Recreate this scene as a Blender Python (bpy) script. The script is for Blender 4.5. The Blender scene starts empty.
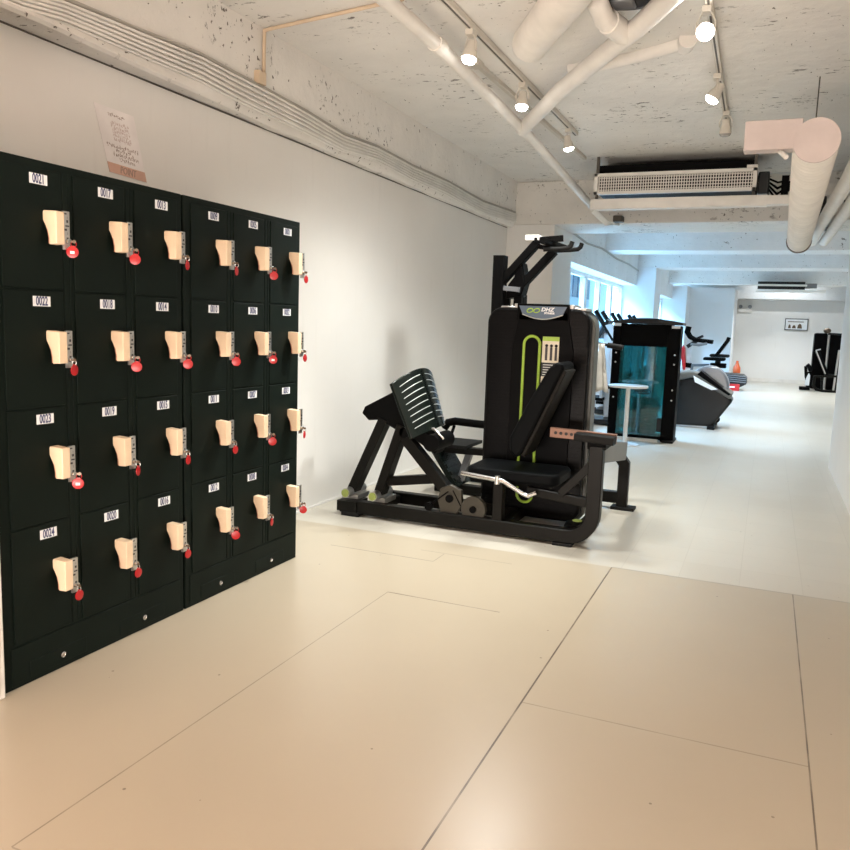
import bpy, bmesh, math, random
from mathutils import Vector, Matrix
random.seed(7)
SC = bpy.context.scene
COL = SC.collection
V = Vector

# ------------------------------------------------------------------ camera
CAM_H = 1.31
F_PX, YAW, PIT, ROL = 785.65, 0.393245545, -0.130006464, 0.0358491512
_a, _b = math.cos(YAW), math.sin(YAW)
_fw = V((-_b*math.cos(PIT), _a*math.cos(PIT), math.sin(PIT)))
_r = V((_a, _b, 0)); _u = _r.cross(_fw)
_r, _u = math.cos(ROL)*_r + math.sin(ROL)*_u, -math.sin(ROL)*_r + math.cos(ROL)*_u
cam_data = bpy.data.cameras.new('camera')
cam = bpy.data.objects.new('camera', cam_data); COL.objects.link(cam)
cam_data.sensor_fit = 'HORIZONTAL'; cam_data.sensor_width = 36.0
cam_data.lens = F_PX/850*36.0
cam_data.shift_x = -(435.8-425)/850
cam_data.clip_start = 0.05
cam.matrix_world = Matrix(((_r.x, _u.x, -_fw.x, 0), (_r.y, _u.y, -_fw.y, 0), (_r.z, _u.z, -_fw.z, CAM_H), (0, 0, 0, 1)))
SC.camera = cam

# ------------------------------------------------------------------ light
SC.view_settings.view_transform = 'Standard'
SC.view_settings.look = 'None'
SC.view_settings.gamma = 1.0
SC.view_settings.exposure = 0.8
SC.view_settings.use_curve_mapping = False
world = bpy.data.worlds.new('sky'); SC.world = world; world.use_nodes = True
bg = world.node_tree.nodes['Background']
bg.inputs[0].default_value = (0.42, 0.74, 1.0, 1); bg.inputs[1].default_value = 0.85
def lamp(kind, loc, aim, power, color, size=0.3, size_y=None, spot=100, blend=0.6, name='lamp_light', radius=0.03):
    l = bpy.data.lights.new(name, kind); l.energy = power; l.color = color
    if kind == 'AREA':
        l.size = size
        if size_y: l.shape = 'RECTANGLE'; l.size_y = size_y
    if kind == 'SPOT':
        l.spot_size = math.radians(spot); l.spot_blend = blend; l.shadow_soft_size = radius
    if kind == 'POINT': l.shadow_soft_size = radius
    o = bpy.data.objects.new(name, l); COL.objects.link(o); o.location = loc
    d = V(aim)-V(loc); o.rotation_euler = d.to_track_quat('-Z', 'Y').to_euler()
    return o
WARM = (1.0, 0.60, 0.40); NEUT = (0.98, 1.0, 0.96); DAY = (0.36, 0.66, 1.0); COOL = (0.93, 0.97, 1.0)
lamp('AREA', (-1.7, -0.2, 2.80), (-1.7, 0.4, 0), 10, (1.0, 0.38, 0.17), 1.0, 1.0)        # warm ceiling lamps just behind the camera
lamp('AREA', (-2.2, -1.2, 1.1), (-1.8, 2.0, 0.3), 4, WARM, 0.9, 0.9)                # warm lamp low behind the camera at left
lamp('AREA', (-1.1, -1.2, 0.15), (-1.2, 3.0, 2.9), 132, (1.0, 0.89, 0.81), 2.6, 0.7)     # unseen low light added behind the camera to brighten the ceiling
for (y, e) in ((12.3, 3300), (18.0, 1700)):                                                # daylight coming down through the windows
    lamp('AREA', (-5.2, y, 4.9), (-2.0, y, 1.4), e, DAY, 5.0, 2.6)
for (x, y, e) in ((-0.3, 10.4, 175), (0.4, 12.8, 190), (0.3, 17.2, 250), (0.5, 21.4, 170), (2.4, 19.0, 170)):   # unseen downward spots added behind the beams to brighten the far floor
    lamp('SPOT', (x, y, 2.84), (x, y, 0), e, COOL, spot=118, blend=0.6, radius=0.1)
lamp('SPOT', (0.3, 21.9, 2.75), (0.3, 23.5, 1.9), 30, COOL, spot=110)

# ------------------------------------------------------------------ node helpers
def nmat(name):
    m = bpy.data.materials.new(name); m.use_nodes = True
    nt = m.node_tree
    return m, nt, nt.nodes['Principled BSDF']
def node(nt, t, **kw):
    n = nt.nodes.new(t)
    for k, v in kw.items(): setattr(n, k, v)
    return n
def math_(nt, op, a, b=None, c=None):
    n = node(nt, 'ShaderNodeMath', operation=op)
    for i, v in enumerate((a, b, c)):
        if v is None: continue
        if isinstance(v, (int, float)): n.inputs[i].default_value = v
        else: nt.links.new(v, n.inputs[i])
    return n.outputs[0]
def mixc(nt, fac, a, b):
    n = node(nt, 'ShaderNodeMix', data_type='RGBA')
    if isinstance(fac, (int, float)): n.inputs[0].default_value = fac
    else: nt.links.new(fac, n.inputs[0])
    for i, v in ((6, a), (7, b)):
        if isinstance(v, tuple): n.inputs[i].default_value = (*v, 1)
        else: nt.links.new(v, n.inputs[i])
    return n.outputs[2]
def coords(nt, scale=(1, 1, 1)):
    g = node(nt, 'ShaderNodeNewGeometry'); mp = node(nt, 'ShaderNodeMapping')
    mp.inputs['Scale'].default_value = scale
    nt.links.new(g.outputs['Position'], mp.inputs[0]); return mp.outputs[0]
def noise(nt, vec, scale, detail=4, rough=0.55):
    n = node(nt, 'ShaderNodeTexNoise'); n.inputs['Scale'].default_value = scale
    n.inputs['Detail'].default_value = detail; n.inputs['Roughness'].default_value = rough
    nt.links.new(vec, n.inputs['Vector']); return n.outputs[0]
def ramp(nt, v, lo, hi):
    n = node(nt, 'ShaderNodeMapRange'); n.inputs[1].default_value = lo; n.inputs[2].default_value = hi
    n.clamp = True; nt.links.new(v, n.inputs[0]); return n.outputs[0]
def bump(nt, p, h, strength, dist=0.01):
    b = node(nt, 'ShaderNodeBump'); b.inputs['Strength'].default_value = strength; b.inputs['Distance'].default_value = dist
    nt.links.new(h, b.inputs['Height']); nt.links.new(b.outputs[0], p.inputs['Normal'])
def mat(name, col, rough=0.5, metal=0.0, var=0.06, vscale=6.0, bmp=0.0, bscale=60.0, emis=None, es=0.0, spec=0.5, coat=0.0):
    m, nt, p = nmat(name)
    vec = coords(nt)
    n1 = noise(nt, vec, vscale)
    dark = tuple(c*(1-var*1.5) for c in col); lite = tuple(min(1, c*(1+var)) for c in col)
    nt.links.new(mixc(nt, ramp(nt, n1, 0.3, 0.7), dark, lite), p.inputs['Base Color'])
    p.inputs['Roughness'].default_value = rough; p.inputs['Metallic'].default_value = metal
    p.inputs['Specular IOR Level'].default_value = spec; p.inputs['Coat Weight'].default_value = coat
    if bmp: bump(nt, p, noise(nt, vec, bscale), bmp, 0.004)
    if emis: p.inputs['Emission Color'].default_value = (*emis, 1); p.inputs['Emission Strength'].default_value = es
    return m

def wall_mat(name, col):
    m, nt, p = nmat(name)
    vec = coords(nt)
    n1 = noise(nt, vec, 1.1, 6); n2 = noise(nt, coords(nt, (6, 6, 0.5)), 3.0, 5)
    c = mixc(nt, ramp(nt, n1, 0.35, 0.7), tuple(x*0.95 for x in col), col)
    c = mixc(nt, math_(nt, 'MULTIPLY', ramp(nt, n2, 0.60, 0.72), 0.10), c, (0.55, 0.52, 0.48))
    nt.links.new(c, p.inputs['Base Color']); p.inputs['Roughness'].default_value = 0.62
    bump(nt, p, noise(nt, vec, 35, 5), 0.10, 0.004); return m

def concrete_mat(name, col, thr=0.575, amt=1.0):
    """white paint over rough concrete with flakes of paint missing"""
    m, nt, p = nmat(name)
    v = coords(nt); v2 = coords(nt, (1.0, 2.2, 1.6))
    fine = noise(nt, v2, 13, 7, 0.64); patch = noise(nt, v, 1.7, 4)
    mask = math_(nt, 'MULTIPLY', ramp(nt, fine, thr+0.03, thr+0.06), ramp(nt, patch, 0.50, 0.60))
    rare = ramp(nt, noise(nt, coords(nt, (2.4, 1.0, 1.3)), 21, 4, 0.5), 0.695, 0.72)
    mask = math_(nt, 'MULTIPLY', math_(nt, 'MAXIMUM', mask, rare), amt)
    cloud = ramp(nt, noise(nt, v, 3.2, 6), 0.35, 0.65)
    base = mixc(nt, cloud, tuple(c*0.93 for c in col), col)
    nt.links.new(mixc(nt, mask, base, (0.13, 0.11, 0.09)), p.inputs['Base Color'])
    p.inputs['Roughness'].default_value = 0.7
    h = math_(nt, 'SUBTRACT', noise(nt, v, 9, 8, 0.6), math_(nt, 'MULTIPLY', mask, 0.5))
    bump(nt, p, h, 0.45, 0.02); return m

def floor_mat():
    m, nt, p = nmat('painted floor boards and vinyl tiles')
    g = node(nt, 'ShaderNodeNewGeometry'); s = node(nt, 'ShaderNodeSeparateXYZ')
    nt.links.new(g.outputs['Position'], s.inputs[0]); X, Y = s.outputs[0], s.outputs[1]
    def band(v, lo, hi): return math_(nt, 'MULTIPLY', math_(nt, 'GREATER_THAN', v, lo), math_(nt, 'LESS_THAN', v, hi))
    def sx(x, y0, y1, w): return math_(nt, 'MULTIPLY', math_(nt, 'COMPARE', X, x, w), band(Y, y0, y1))
    def sy(y, x0, x1, w): return math_(nt, 'MULTIPLY', math_(nt, 'COMPARE', Y, y, w), band(X, x0, x1))
    lines = None
    vec = g.outputs['Position']
    wear = ramp(nt, noise(nt, vec, 5.0, 3), 0.30, 0.55)
    for l, k in ((sx(-0.690, -2.4, 4.28, 0.0032), 1.0), (sx(0.226, -2.4, 4.28, 0.0026), 0.9), (sx(-1.602, 1.25, 3.33, 0.0025), 0.6),
              (sy(3.328, -1.6, -1.03, 0.004), 0.8), (sy(2.538, -0.69, 0.226, 0.003), 0.45), (sy(3.89, -2.25, -1.60, 0.004), 0.7),
              (sy(4.280, -0.69, 0.67, 0.005), 0.45), (sx(-1.60, 3.89, 4.05, 0.003), 0.5), (sy(1.25, -1.6, -1.05, 0.0025), 0.5), (sy(4.06, -1.75, -1.2, 0.003), 0.6)):
        l = math_(nt, 'MULTIPLY', l, k)
        lines = l if lines is None else math_(nt, 'MAXIMUM', lines, l)
    lines = math_(nt, 'MULTIPLY', lines, math_(nt, 'ADD', math_(nt, 'MULTIPLY', wear, 0.5), 0.5))
    tile = math_(nt, 'GREATER_THAN', Y, 4.28)
    br = node(nt, 'ShaderNodeTexBrick'); mp = node(nt, 'ShaderNodeMapping'); mp.inputs['Location'].default_value = (0.03, -0.02, 0)
    nt.links.new(vec, mp.inputs[0]); nt.links.new(mp.outputs[0], br.inputs[0])
    br.inputs['Color1'].default_value = (0.535, 0.50, 0.43, 1); br.inputs['Color2'].default_value = (0.515, 0.48, 0.41, 1)
    br.inputs['Mortar'].default_value = (0.475, 0.44, 0.375, 1)
    br.inputs['Scale'].default_value = 1.0; br.inputs['Brick Width'].default_value = 0.305; br.inputs['Row Height'].default_value = 0.305
    br.inputs['Mortar Size'].default_value = 0.0022; br.inputs['Bias'].default_value = 0.0; br.offset = 0.0
    base = mixc(nt, ramp(nt, noise(nt, vec, 1.3, 5), 0.3, 0.7), (0.43, 0.37, 0.28), (0.45, 0.388, 0.295))  # near boards tanner than the tiles: warm light put partly into their colour
    c = mixc(nt, tile, base, br.outputs[0])
    dash = math_(nt, 'MULTIPLY', ramp(nt, noise(nt, coords(nt, (2.5, 1, 1)), 24, 3), 0.70, 0.73), 0.5)
    spk = node(nt, 'ShaderNodeTexVoronoi'); spk.inputs['Scale'].default_value = 7.0; nt.links.new(vec, spk.inputs['Vector'])
    dots = math_(nt, 'MULTIPLY', math_(nt, 'LESS_THAN', spk.outputs[0], 0.034), ramp(nt, noise(nt, vec, 2.3, 3), 0.44, 0.46))
    c = mixc(nt, math_(nt, 'MAXIMUM', lines, math_(nt, 'MULTIPLY', math_(nt, 'MAXIMUM', dots, math_(nt, 'MULTIPLY', dash, tile)), 0.7)), c, (0.10, 0.075, 0.055))
    nt.links.new(c, p.inputs['Base Color'])
    r = noise(nt, coords(nt, (1, 0.6, 1)), 7, 6)
    nt.links.new(math_(nt, 'ADD', math_(nt, 'MULTIPLY', r, 0.06), 0.27), p.inputs['Roughness'])
    hgt = math_(nt, 'SUBTRACT', math_(nt, 'MULTIPLY', noise(nt, vec, 4.5, 5), 0.5), lines)
    bump(nt, p, hgt, 0.06, 0.01)
    p.inputs['Specular IOR Level'].default_value = 0.5
    return m

def glass_mat(name, tint, gloss=0.08, diff=None, dfac=0.0):
    m = bpy.data.materials.new(name); m.use_nodes = True; nt = m.node_tree; nt.nodes.clear()
    out = node(nt, 'ShaderNodeOutputMaterial'); t = node(nt, 'ShaderNodeBsdfTransparent'); t.inputs[0].default_value = (*tint, 1)
    gl = node(nt, 'ShaderNodeBsdfGlossy'); gl.inputs['Roughness'].default_value = 0.06
    mx = node(nt, 'ShaderNodeMixShader'); mx.inputs[0].default_value = gloss
    src = t.outputs[0]
    if diff:
        d = node(nt, 'ShaderNodeBsdfDiffuse'); d.inputs[0].default_value = (*diff, 1)
        m2 = node(nt, 'ShaderNodeMixShader')
        w = ramp(nt, noise(nt, coords(nt, (9, 9, 0.4)), 2.0, 3), 0.35, 0.65)
        nt.links.new(math_(nt, 'ADD', math_(nt, 'MULTIPLY', w, 0.25), dfac), m2.inputs[0])
        nt.links.new(t.outputs[0], m2.inputs[1]); nt.links.new(d.outputs[0], m2.inputs[2]); src = m2.outputs[0]
    nt.links.new(src, mx.inputs[1]); nt.links.new(gl.outputs[0], mx.inputs[2]); nt.links.new(mx.outputs[0], out.inputs[0])
    return m

def slot_mat(name, col):
    """black casing shell with rows of small dents"""
    m, nt, p = nmat(name)
    br = node(nt, 'ShaderNodeTexBrick'); mp = node(nt, 'ShaderNodeMapping'); mp.inputs['Rotation'].default_value = (math.pi/2, 0, 0)
    nt.links.new(coords(nt), mp.inputs[0]); nt.links.new(mp.outputs[0], br.inputs[0])
    br.inputs['Scale'].default_value = 1.0; br.inputs['Brick Width'].default_value = 0.045; br.inputs['Row Height'].default_value = 0.022; br.inputs['Mortar Size'].default_value = 0.004
    p.inputs['Base Color'].default_value = (*col, 1); p.inputs['Roughness'].default_value = 0.34; p.inputs['Specular IOR Level'].default_value = 0.10
    bump(nt, p, br.outputs['Fac'], 0.8, 0.01); return m

M = {}
M['wall'] = wall_mat('white painted wall', (0.82, 0.805, 0.775))
M['wall_blue'] = wall_mat('white wall paint', (0.80, 0.81, 0.82))
M['conc'] = concrete_mat('flaking white concrete', (0.80, 0.775, 0.735))
M['conc_worn'] = concrete_mat('worn white beam concrete', (0.76, 0.735, 0.69), 0.54)
M['conc2'] = concrete_mat('white beam concrete', (0.78, 0.785, 0.78), 0.62)
M['floor'] = floor_mat()
M['locker'] = mat('green black locker steel', (0.0045, 0.0085, 0.0065), 0.5, bmp=0.05, bscale=300, spec=0.10)
M['locker_in'] = mat('locker gap', (0.004, 0.006, 0.005), 0.6)
M['beige'] = mat('beige lock plastic', (0.80, 0.62, 0.43), 0.45)
M['beige_edge'] = mat('brown lock edge', (0.45, 0.20, 0.13), 0.5)
M['steel'] = mat('steel', (0.55, 0.54, 0.52), 0.3, 0.9)
M['chrome'] = mat('chrome', (0.55, 0.55, 0.55), 0.2, 1.0)
M['plate'] = mat('white number plate', (0.86, 0.88, 0.90), 0.4)
M['navy'] = mat('navy print', (0.03, 0.04, 0.14), 0.5)
M['ink'] = mat('dark print', (0.05, 0.045, 0.05), 0.6)
M['red'] = mat('red tag plastic', (0.42, 0.007, 0.011), 0.35)
M['black'] = mat('black powder coat', (0.0035, 0.0035, 0.0035), 0.5, spec=0.04)
M['blackg'] = mat('black gloss plastic', (0.002, 0.002, 0.0023), 0.4, spec=0.05)
M['shell'] = slot_mat('dented black shell', (0.0025, 0.0025, 0.0028))
M['frame'] = mat('dark olive grey machine frame', (0.006, 0.0056, 0.0045), 0.42, 0.0, spec=0.12)
M['vinyl'] = mat('black vinyl upholstery', (0.003, 0.0035, 0.004), 0.5, spec=0.05, bmp=0.15, bscale=220)
M['vinyl_side'] = mat('brown black vinyl', (0.012, 0.011, 0.009), 0.5, spec=0.1)
M['footplate'] = mat('dark green footplate', (0.006, 0.009, 0.0075), 0.22, spec=0.3)
M['groove'] = mat('pale groove', (0.50, 0.52, 0.50), 0.35, 0.3)
M['green'] = mat('lime green plastic', (0.36, 0.55, 0.06), 0.4)
M['green_cap'] = mat('olive green cap', (0.26, 0.32, 0.07), 0.4)
M['copper'] = mat('copper coloured steel', (0.24, 0.125, 0.085), 0.45, 0.3)
M['badge'] = mat('slate badge', (0.10, 0.15, 0.22), 0.3)
M['cream'] = mat('cream sticker', (0.72, 0.66, 0.52), 0.5)
M['pulley'] = mat('pulley bronze grey', (0.042, 0.037, 0.027), 0.4, 0.3)
M['rubber'] = mat('black rubber', (0.008, 0.0078, 0.0075), 0.6, spec=0.15)
M['white'] = mat('white painted metal', (0.78, 0.75, 0.70), 0.45)
M['pipe'] = mat('white pipe paint', (0.80, 0.765, 0.715), 0.5, var=0.05, bmp=0.1, bscale=40)
M['duct'] = mat('white duct wrap', (0.80, 0.76, 0.70), 0.6, bmp=0.25, bscale=30)
M['pink'] = mat('pinkish duct board', (0.55, 0.47, 0.445), 0.7, bmp=0.2, bscale=30)
M['track'] = mat('grey white track', (0.62, 0.58, 0.51), 0.45)
M['trackdark'] = mat('track slot', (0.09, 0.08, 0.065), 0.6)
M['lens'] = mat('lit lamp lens', (1, 1, 1), 0.3, emis=(1.0, 0.96, 0.9), es=16)
M['lens_hot'] = mat('brightly lit lamp lens', (1, 1, 1), 0.3, emis=(1.0, 0.97, 0.92), es=40)
M['lens_off'] = mat('unlit lamp lens', (0.35, 0.34, 0.32), 0.2)
M['cable'] = mat('white cable', (0.84, 0.82, 0.78), 0.5)
M['cable_grey'] = mat('grey cable', (0.42, 0.40, 0.36), 0.55)
M['conduit'] = mat('beige conduit', (0.66, 0.52, 0.37), 0.5)
M['paper'] = mat('pinkish white paper', (0.88, 0.84, 0.83), 0.6)
M['paper_band'] = mat('salmon paper band', (0.70, 0.44, 0.34), 0.6)
M['paper_ink'] = mat('faded brown ink', (0.38, 0.27, 0.23), 0.6)
M['paper_faint'] = mat('faint ink', (0.68, 0.55, 0.52), 0.6)
M['glass'] = glass_mat('window glass', (0.86, 0.95, 1.0), 0.06)
M['teal'] = glass_mat('teal tinted acrylic', (0.15, 0.50, 0.50), 0.08, (0.05, 0.29, 0.31), 0.10)
M['silver'] = mat('silver grey plastic', (0.20, 0.21, 0.225), 0.28, 0.3)
M['charcoal'] = mat('charcoal plastic', (0.012, 0.014, 0.015), 0.35, spec=0.3)
M['lightmetal'] = mat('pale silver frame', (0.62, 0.66, 0.70), 0.3, 0.4)
M['redp'] = mat('red machine plastic', (0.55, 0.02, 0.02), 0.35)
M['orange'] = mat('orange red plastic', (0.70, 0.12, 0.03), 0.4)
M['cloth'] = mat('pale towel', (0.62, 0.60, 0.55), 0.9, var=0.15, bmp=0.5, bscale=90)
M['rim'] = mat('grey green casing rim', (0.055, 0.058, 0.05), 0.4)
M['greymetal'] = mat('grey machine frame', (0.13, 0.125, 0.11), 0.4, 0.2)
M['dark'] = mat('dark recess', (0.02, 0.02, 0.02), 0.7)
M['brass'] = mat('dark bronze', (0.14, 0.10, 0.07), 0.4, 0.5)

# ------------------------------------------------------------------ mesh builder
ORG = {}
class MB:
    def __init__(s): s.v = []; s.f = []; s.m = []
    def add(s, vs, fs, m=0):
        b = len(s.v); s.v += [V(p) for p in vs]
        for f in fs: s.f.append([b+i for i in f]); s.m.append(m)
        return s
    def box(s, x0, x1, y0, y1, z0, z1, m=0):
        x0, x1 = min(x0, x1), max(x0, x1); y0, y1 = min(y0, y1), max(y0, y1); z0, z1 = min(z0, z1), max(z0, z1)
        return s.add([(x0, y0, z0), (x1, y0, z0), (x1, y1, z0), (x0, y1, z0), (x0, y0, z1), (x1, y0, z1), (x1, y1, z1), (x0, y1, z1)],
                     [(0, 3, 2, 1), (4, 5, 6, 7), (0, 1, 5, 4), (1, 2, 6, 5), (2, 3, 7, 6), (3, 0, 4, 7)], m)
    def sweep(s, pts, sec, ref=(0, 1, 0), m=0, closed=False, twist=False):
        """sec: list of (a,b) offsets; a along ref, b along t x ref"""
        pts = [V(p) for p in pts]; n = len(pts); ref = V(ref).normalized(); rings = []; k = len(sec)
        for i, p in enumerate(pts):
            t0 = (p-pts[i-1]) if (i or closed) else (pts[1]-p)
            t1 = (pts[(i+1) % n]-p) if (i < n-1 or closed) else (p-pts[i-1])
            t0 = t0.normalized(); t1 = t1.normalized(); t = (t0+t1)
            if t.length < 1e-6: t = t1.copy()
            t.normalize()
            a = ref - t*t.dot(ref)
            if a.length < 1e-3: a = V((1, 0, 0)) - t*t.x
            a.normalize(); b = t.cross(a)
            c = max(0.35, t.dot(t1))
            bend = (t1-t0); 
            mb = 1/c if bend.length > 1e-4 and abs(bend.normalized().dot(b)) > 0.6 else 1.0
            ma = 1/c if bend.length > 1e-4 and abs(bend.normalized().dot(a)) > 0.6 else 1.0
            rings.append([p + a*u*ma + b*w*mb for u, w in sec])
        vs = [q for r in rings for q in r]; fs = []
        for i in range(n if closed else n-1):
            j = (i+1) % n
            for q in range(k): fs.append((i*k+q, i*k+(q+1) % k, j*k+(q+1) % k, j*k+q))
        if not closed: fs.append(tuple(range(k-1, -1, -1))); fs.append(tuple((n-1)*k+q for q in range(k)))
        return s.add(vs, fs, m)
    def tube(s, pts, r, m=0, n=12, ref=(0, 0, 1), closed=False):
        pts = [V(p) for p in pts]
        if len(pts) == 2 and abs((pts[1]-pts[0]).normalized().dot(V(ref))) > 0.95: ref = (1, 0, 0)
        return s.sweep(pts, [(r*math.cos(2*math.pi*q/n), r*math.sin(2*math.pi*q/n)) for q in range(n)], ref, m, closed)
    def bar(s, pts, w, h, ref=(0, 1, 0), m=0, c=0.15):
        """rectangular tube: w along ref, h across; small chamfer"""
        a, b = w/2, h/2; k = min(a, b)*c
        return s.sweep(pts, [(-a, -b+k), (-a+k, -b), (a-k, -b), (a, -b+k), (a, b-k), (a-k, b), (-a+k, b), (-a, b-k)], ref, m)
    def prism(s, poly, o, ux, uy, ext, m=0):
        o, ux, uy, ext = V(o), V(ux), V(uy), V(ext); n = len(poly)
        A = [o+ux*a+uy*b for a, b in poly]; B = [p+ext for p in A]
        return s.add(A+B, [tuple(range(n-1, -1, -1)), tuple(range(n, 2*n))]+[(i, (i+1) % n, n+(i+1) % n, n+i) for i in range(n)], m)
    def xz(s, poly, y0, y1, m=0): return s.prism(poly, (0, y0, 0), (1, 0, 0), (0, 0, 1), (0, y1-y0, 0), m)
    def lathe(s, prof, o, ax=(0, 0, 1), n=24, m=0):
        o, ax = V(o), V(ax).normalized(); a = ax.orthogonal().normalized(); b = ax.cross(a); vs = []; fs = []; k = len(prof)
        for r, h in prof:
            for q in range(n):
                t = 2*math.pi*q/n; vs.append(o+ax*h+(a*math.cos(t)+b*math.sin(t))*max(r, 1e-4))
        for i in range(k-1):
            for q in range(n): fs.append((i*n+q, i*n+(q+1) % n, (i+1)*n+(q+1) % n, (i+1)*n+q))
        fs.append(tuple(range(n-1, -1, -1))); fs.append(tuple((k-1)*n+q for q in range(n)))
        return s.add(vs, fs, m)
    def cyl(s, p0, p1, r, m=0, n=20):
        p0, p1 = V(p0), V(p1); L = (p1-p0).length
        return s.lathe([(r, 0), (r, L)], p0, p1-p0, n, m)
    def ball(s, o, r, m=0, sz=1.0, n=16):
        return s.lathe([(r*math.sin(math.pi*i/8), -r*sz*math.cos(math.pi*i/8)) for i in range(9)], o, (0, 0, 1), n, m)
    def text(s, body, o, ux, uy, size, m=0, depth=0.0006, sx=1.0, bold=0.0, align='CENTER', shear=0.0):
        cu = bpy.data.curves.new('t', 'FONT'); cu.body = body; cu.size = size; cu.align_x = align; cu.align_y = 'CENTER'
        cu.extrude = 0.001; cu.offset = bold; cu.resolution_u = 3; cu.shear = shear
        ob = bpy.data.objects.new('t', cu); COL.objects.link(ob)
        dg = bpy.context.evaluated_depsgraph_get(); dg.update(); me = bpy.data.meshes.new_from_object(ob.evaluated_get(dg))
        o, ux, uy = V(o), V(ux).normalized(), V(uy).normalized(); nz = ux.cross(uy)
        vs = [o+ux*p.co.x*sx+uy*p.co.y+nz*(depth if p.co.z > 0 else -0.0004) for p in me.vertices]
        s.add(vs, [tuple(p.vertices) for p in me.polygons], m)
        bpy.data.objects.remove(ob); bpy.data.curves.remove(cu); bpy.data.meshes.remove(me); return s
    def build(s, name, mats, parent=None, bev=0.0, seg=2, sub=0, ang=38):
        if not isinstance(mats, (list, tuple)): mats = [mats]
        me = bpy.data.meshes.new(name)
        if parent is not None: org = ORG[parent.name]
        else:
            xs = [p.x for p in s.v]; ys = [p.y for p in s.v]; zs = [p.z for p in s.v]
            org = V(((min(xs)+max(xs))/2, (min(ys)+max(ys))/2, min(zs)))
        me.from_pydata([p-org for p in s.v], [], s.f)
        for q in mats: me.materials.append(M[q] if isinstance(q, str) else q)
        bm = bmesh.new(); bm.from_mesh(me)
        for i, f in enumerate(bm.faces): f.material_index = s.m[i]; f.smooth = True
        bmesh.ops.recalc_face_normals(bm, faces=bm.faces); bm.to_mesh(me); bm.free()
        me.set_sharp_from_angle(angle=math.radians(ang))
        ob = bpy.data.objects.new(name, me); COL.objects.link(ob); ORG[ob.name] = org
        if parent is not None: ob.parent = parent
        else: ob.location = org
        if bev:
            b = ob.modifiers.new('bevel', 'BEVEL'); b.width = bev; b.segments = seg; b.limit_method = 'ANGLE'; b.angle_limit = math.radians(40)
        if sub:
            b = ob.modifiers.new('sub', 'SUBSURF'); b.levels = sub; b.render_levels = sub
        return ob
def tag(o, label, cat, group=None):
    o['label'] = label; o['category'] = cat
    if group: o['group'] = group
    return o
def thing(name, label, cat, loc=(0, 0, 0), rz=0.0, group=None, local=False):
    o = bpy.data.objects.new(name, None); COL.objects.link(o); o.location = loc; o.rotation_euler = (0, 0, rz); o.empty_display_size = 0.1
    ORG[o.name] = V((0, 0, 0)) if local else V(loc)
    return tag(o, label, cat, group)
def struct(name, mb, m, bev=0.0, parent=None):
    o = mb.build(name, m, parent, bev)
    if parent is None: o['kind'] = 'structure'
    return o
def kids(o): return [c for c in bpy.data.objects if c.parent == o]
def dup(root, loc, rz, label, group=None):
    r = root.copy(); COL.objects.link(r); r.location = loc; r.rotation_euler = (0, 0, rz); r['label'] = label
    if group: r['group'] = group
    ORG[r.name] = ORG[root.name]
    for ch in kids(root):
        c = ch.copy(); COL.objects.link(c); c.parent = r
        for g in kids(ch):
            d = g.copy(); COL.objects.link(d); d.parent = c
    return r
def arc(c, r, a0, a1, n, ax=(1, 0, 0), ay=(0, 0, 1)):
    return [V(c)+V(ax)*r*math.cos(math.radians(a0+(a1-a0)*i/n))+V(ay)*r*math.sin(math.radians(a0+(a1-a0)*i/n)) for i in range(n+1)]
def rrect(x0, x1, z0, z1, r, n=6):
    out = []
    for cx, cz, a in ((x1-r, z1-r, 0), (x0+r, z1-r, 90), (x0+r, z0+r, 180), (x1-r, z0+r, 270)):
        for i in range(n+1):
            t = math.radians(a+90*i/n); out.append((cx+r*math.cos(t), cz+r*math.sin(t)))
    return out

# ------------------------------------------------------------------ setting
ZC = 2.90
struct('floor', MB().box(-4.2, 4.2, -2.5, 24.0, -0.12, 0.0), 'floor')
struct('ceiling', MB().box(-3.0, 4.2, -2.5, 24.0, ZC, ZC+0.15), 'conc')
struct('wall_left', MB().box(-3.0, -2.83, -2.5, 8.73, 0, 2.402), 'wall')
struct('wall_right', MB().box(0.67, 0.85, -2.5, 8.73, 0, ZC), 'wall')
struct('wall_front', MB().box(-3.0, 0.67, -2.5, -2.35, 0, ZC), 'wall')
struct('wall_back', MB().box(-4.2, 4.2, 23.5, 23.7, 0, ZC), 'wall')
struct('wall_side', MB().box(4.0, 4.2, 8.73, 23.5, 0, ZC), 'wall')
struct('wall_divider', MB().box(0.85, 4.0, 8.55, 8.73, 0, ZC), 'wall')
struct('wall_partition', MB().box(-2.6, -0.85, 21.5, 23.5, 0, 2.43), 'wall_blue')
struct('wall_window', MB().box(-2.75, -2.50, 9.6, 20.6, 0, 0.95), 'wall_blue')
struct('trim_1', MB().box(-2.55, -2.36, 9.6, 14.8, 0.93, 0.97).box(-2.55, -2.36, 15.6, 20.6, 0.93, 0.97), 'white', 0.004)
struct('trim_2', MB().box(-3.05, -2.28, 8.73, 9.6, 0, 2.43), 'wall')                    # first pier
struct('trim_3', MB().box(-2.75, -1.95, 14.8, 15.6, 0, 2.43), 'wall_blue')              # second pier
struct('trim_4', MB().box(-2.75, -1.93, 20.6, 21.5, 0, 2.43), 'wall_blue')
struct('trim_5', MB().box(-2.75, -2.28, 9.6, 14.8, 2.10, ZC).box(-2.75, -2.28, 15.6, 20.6, 2.10, ZC), 'conc2')   # lintel beams over the windows
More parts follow.
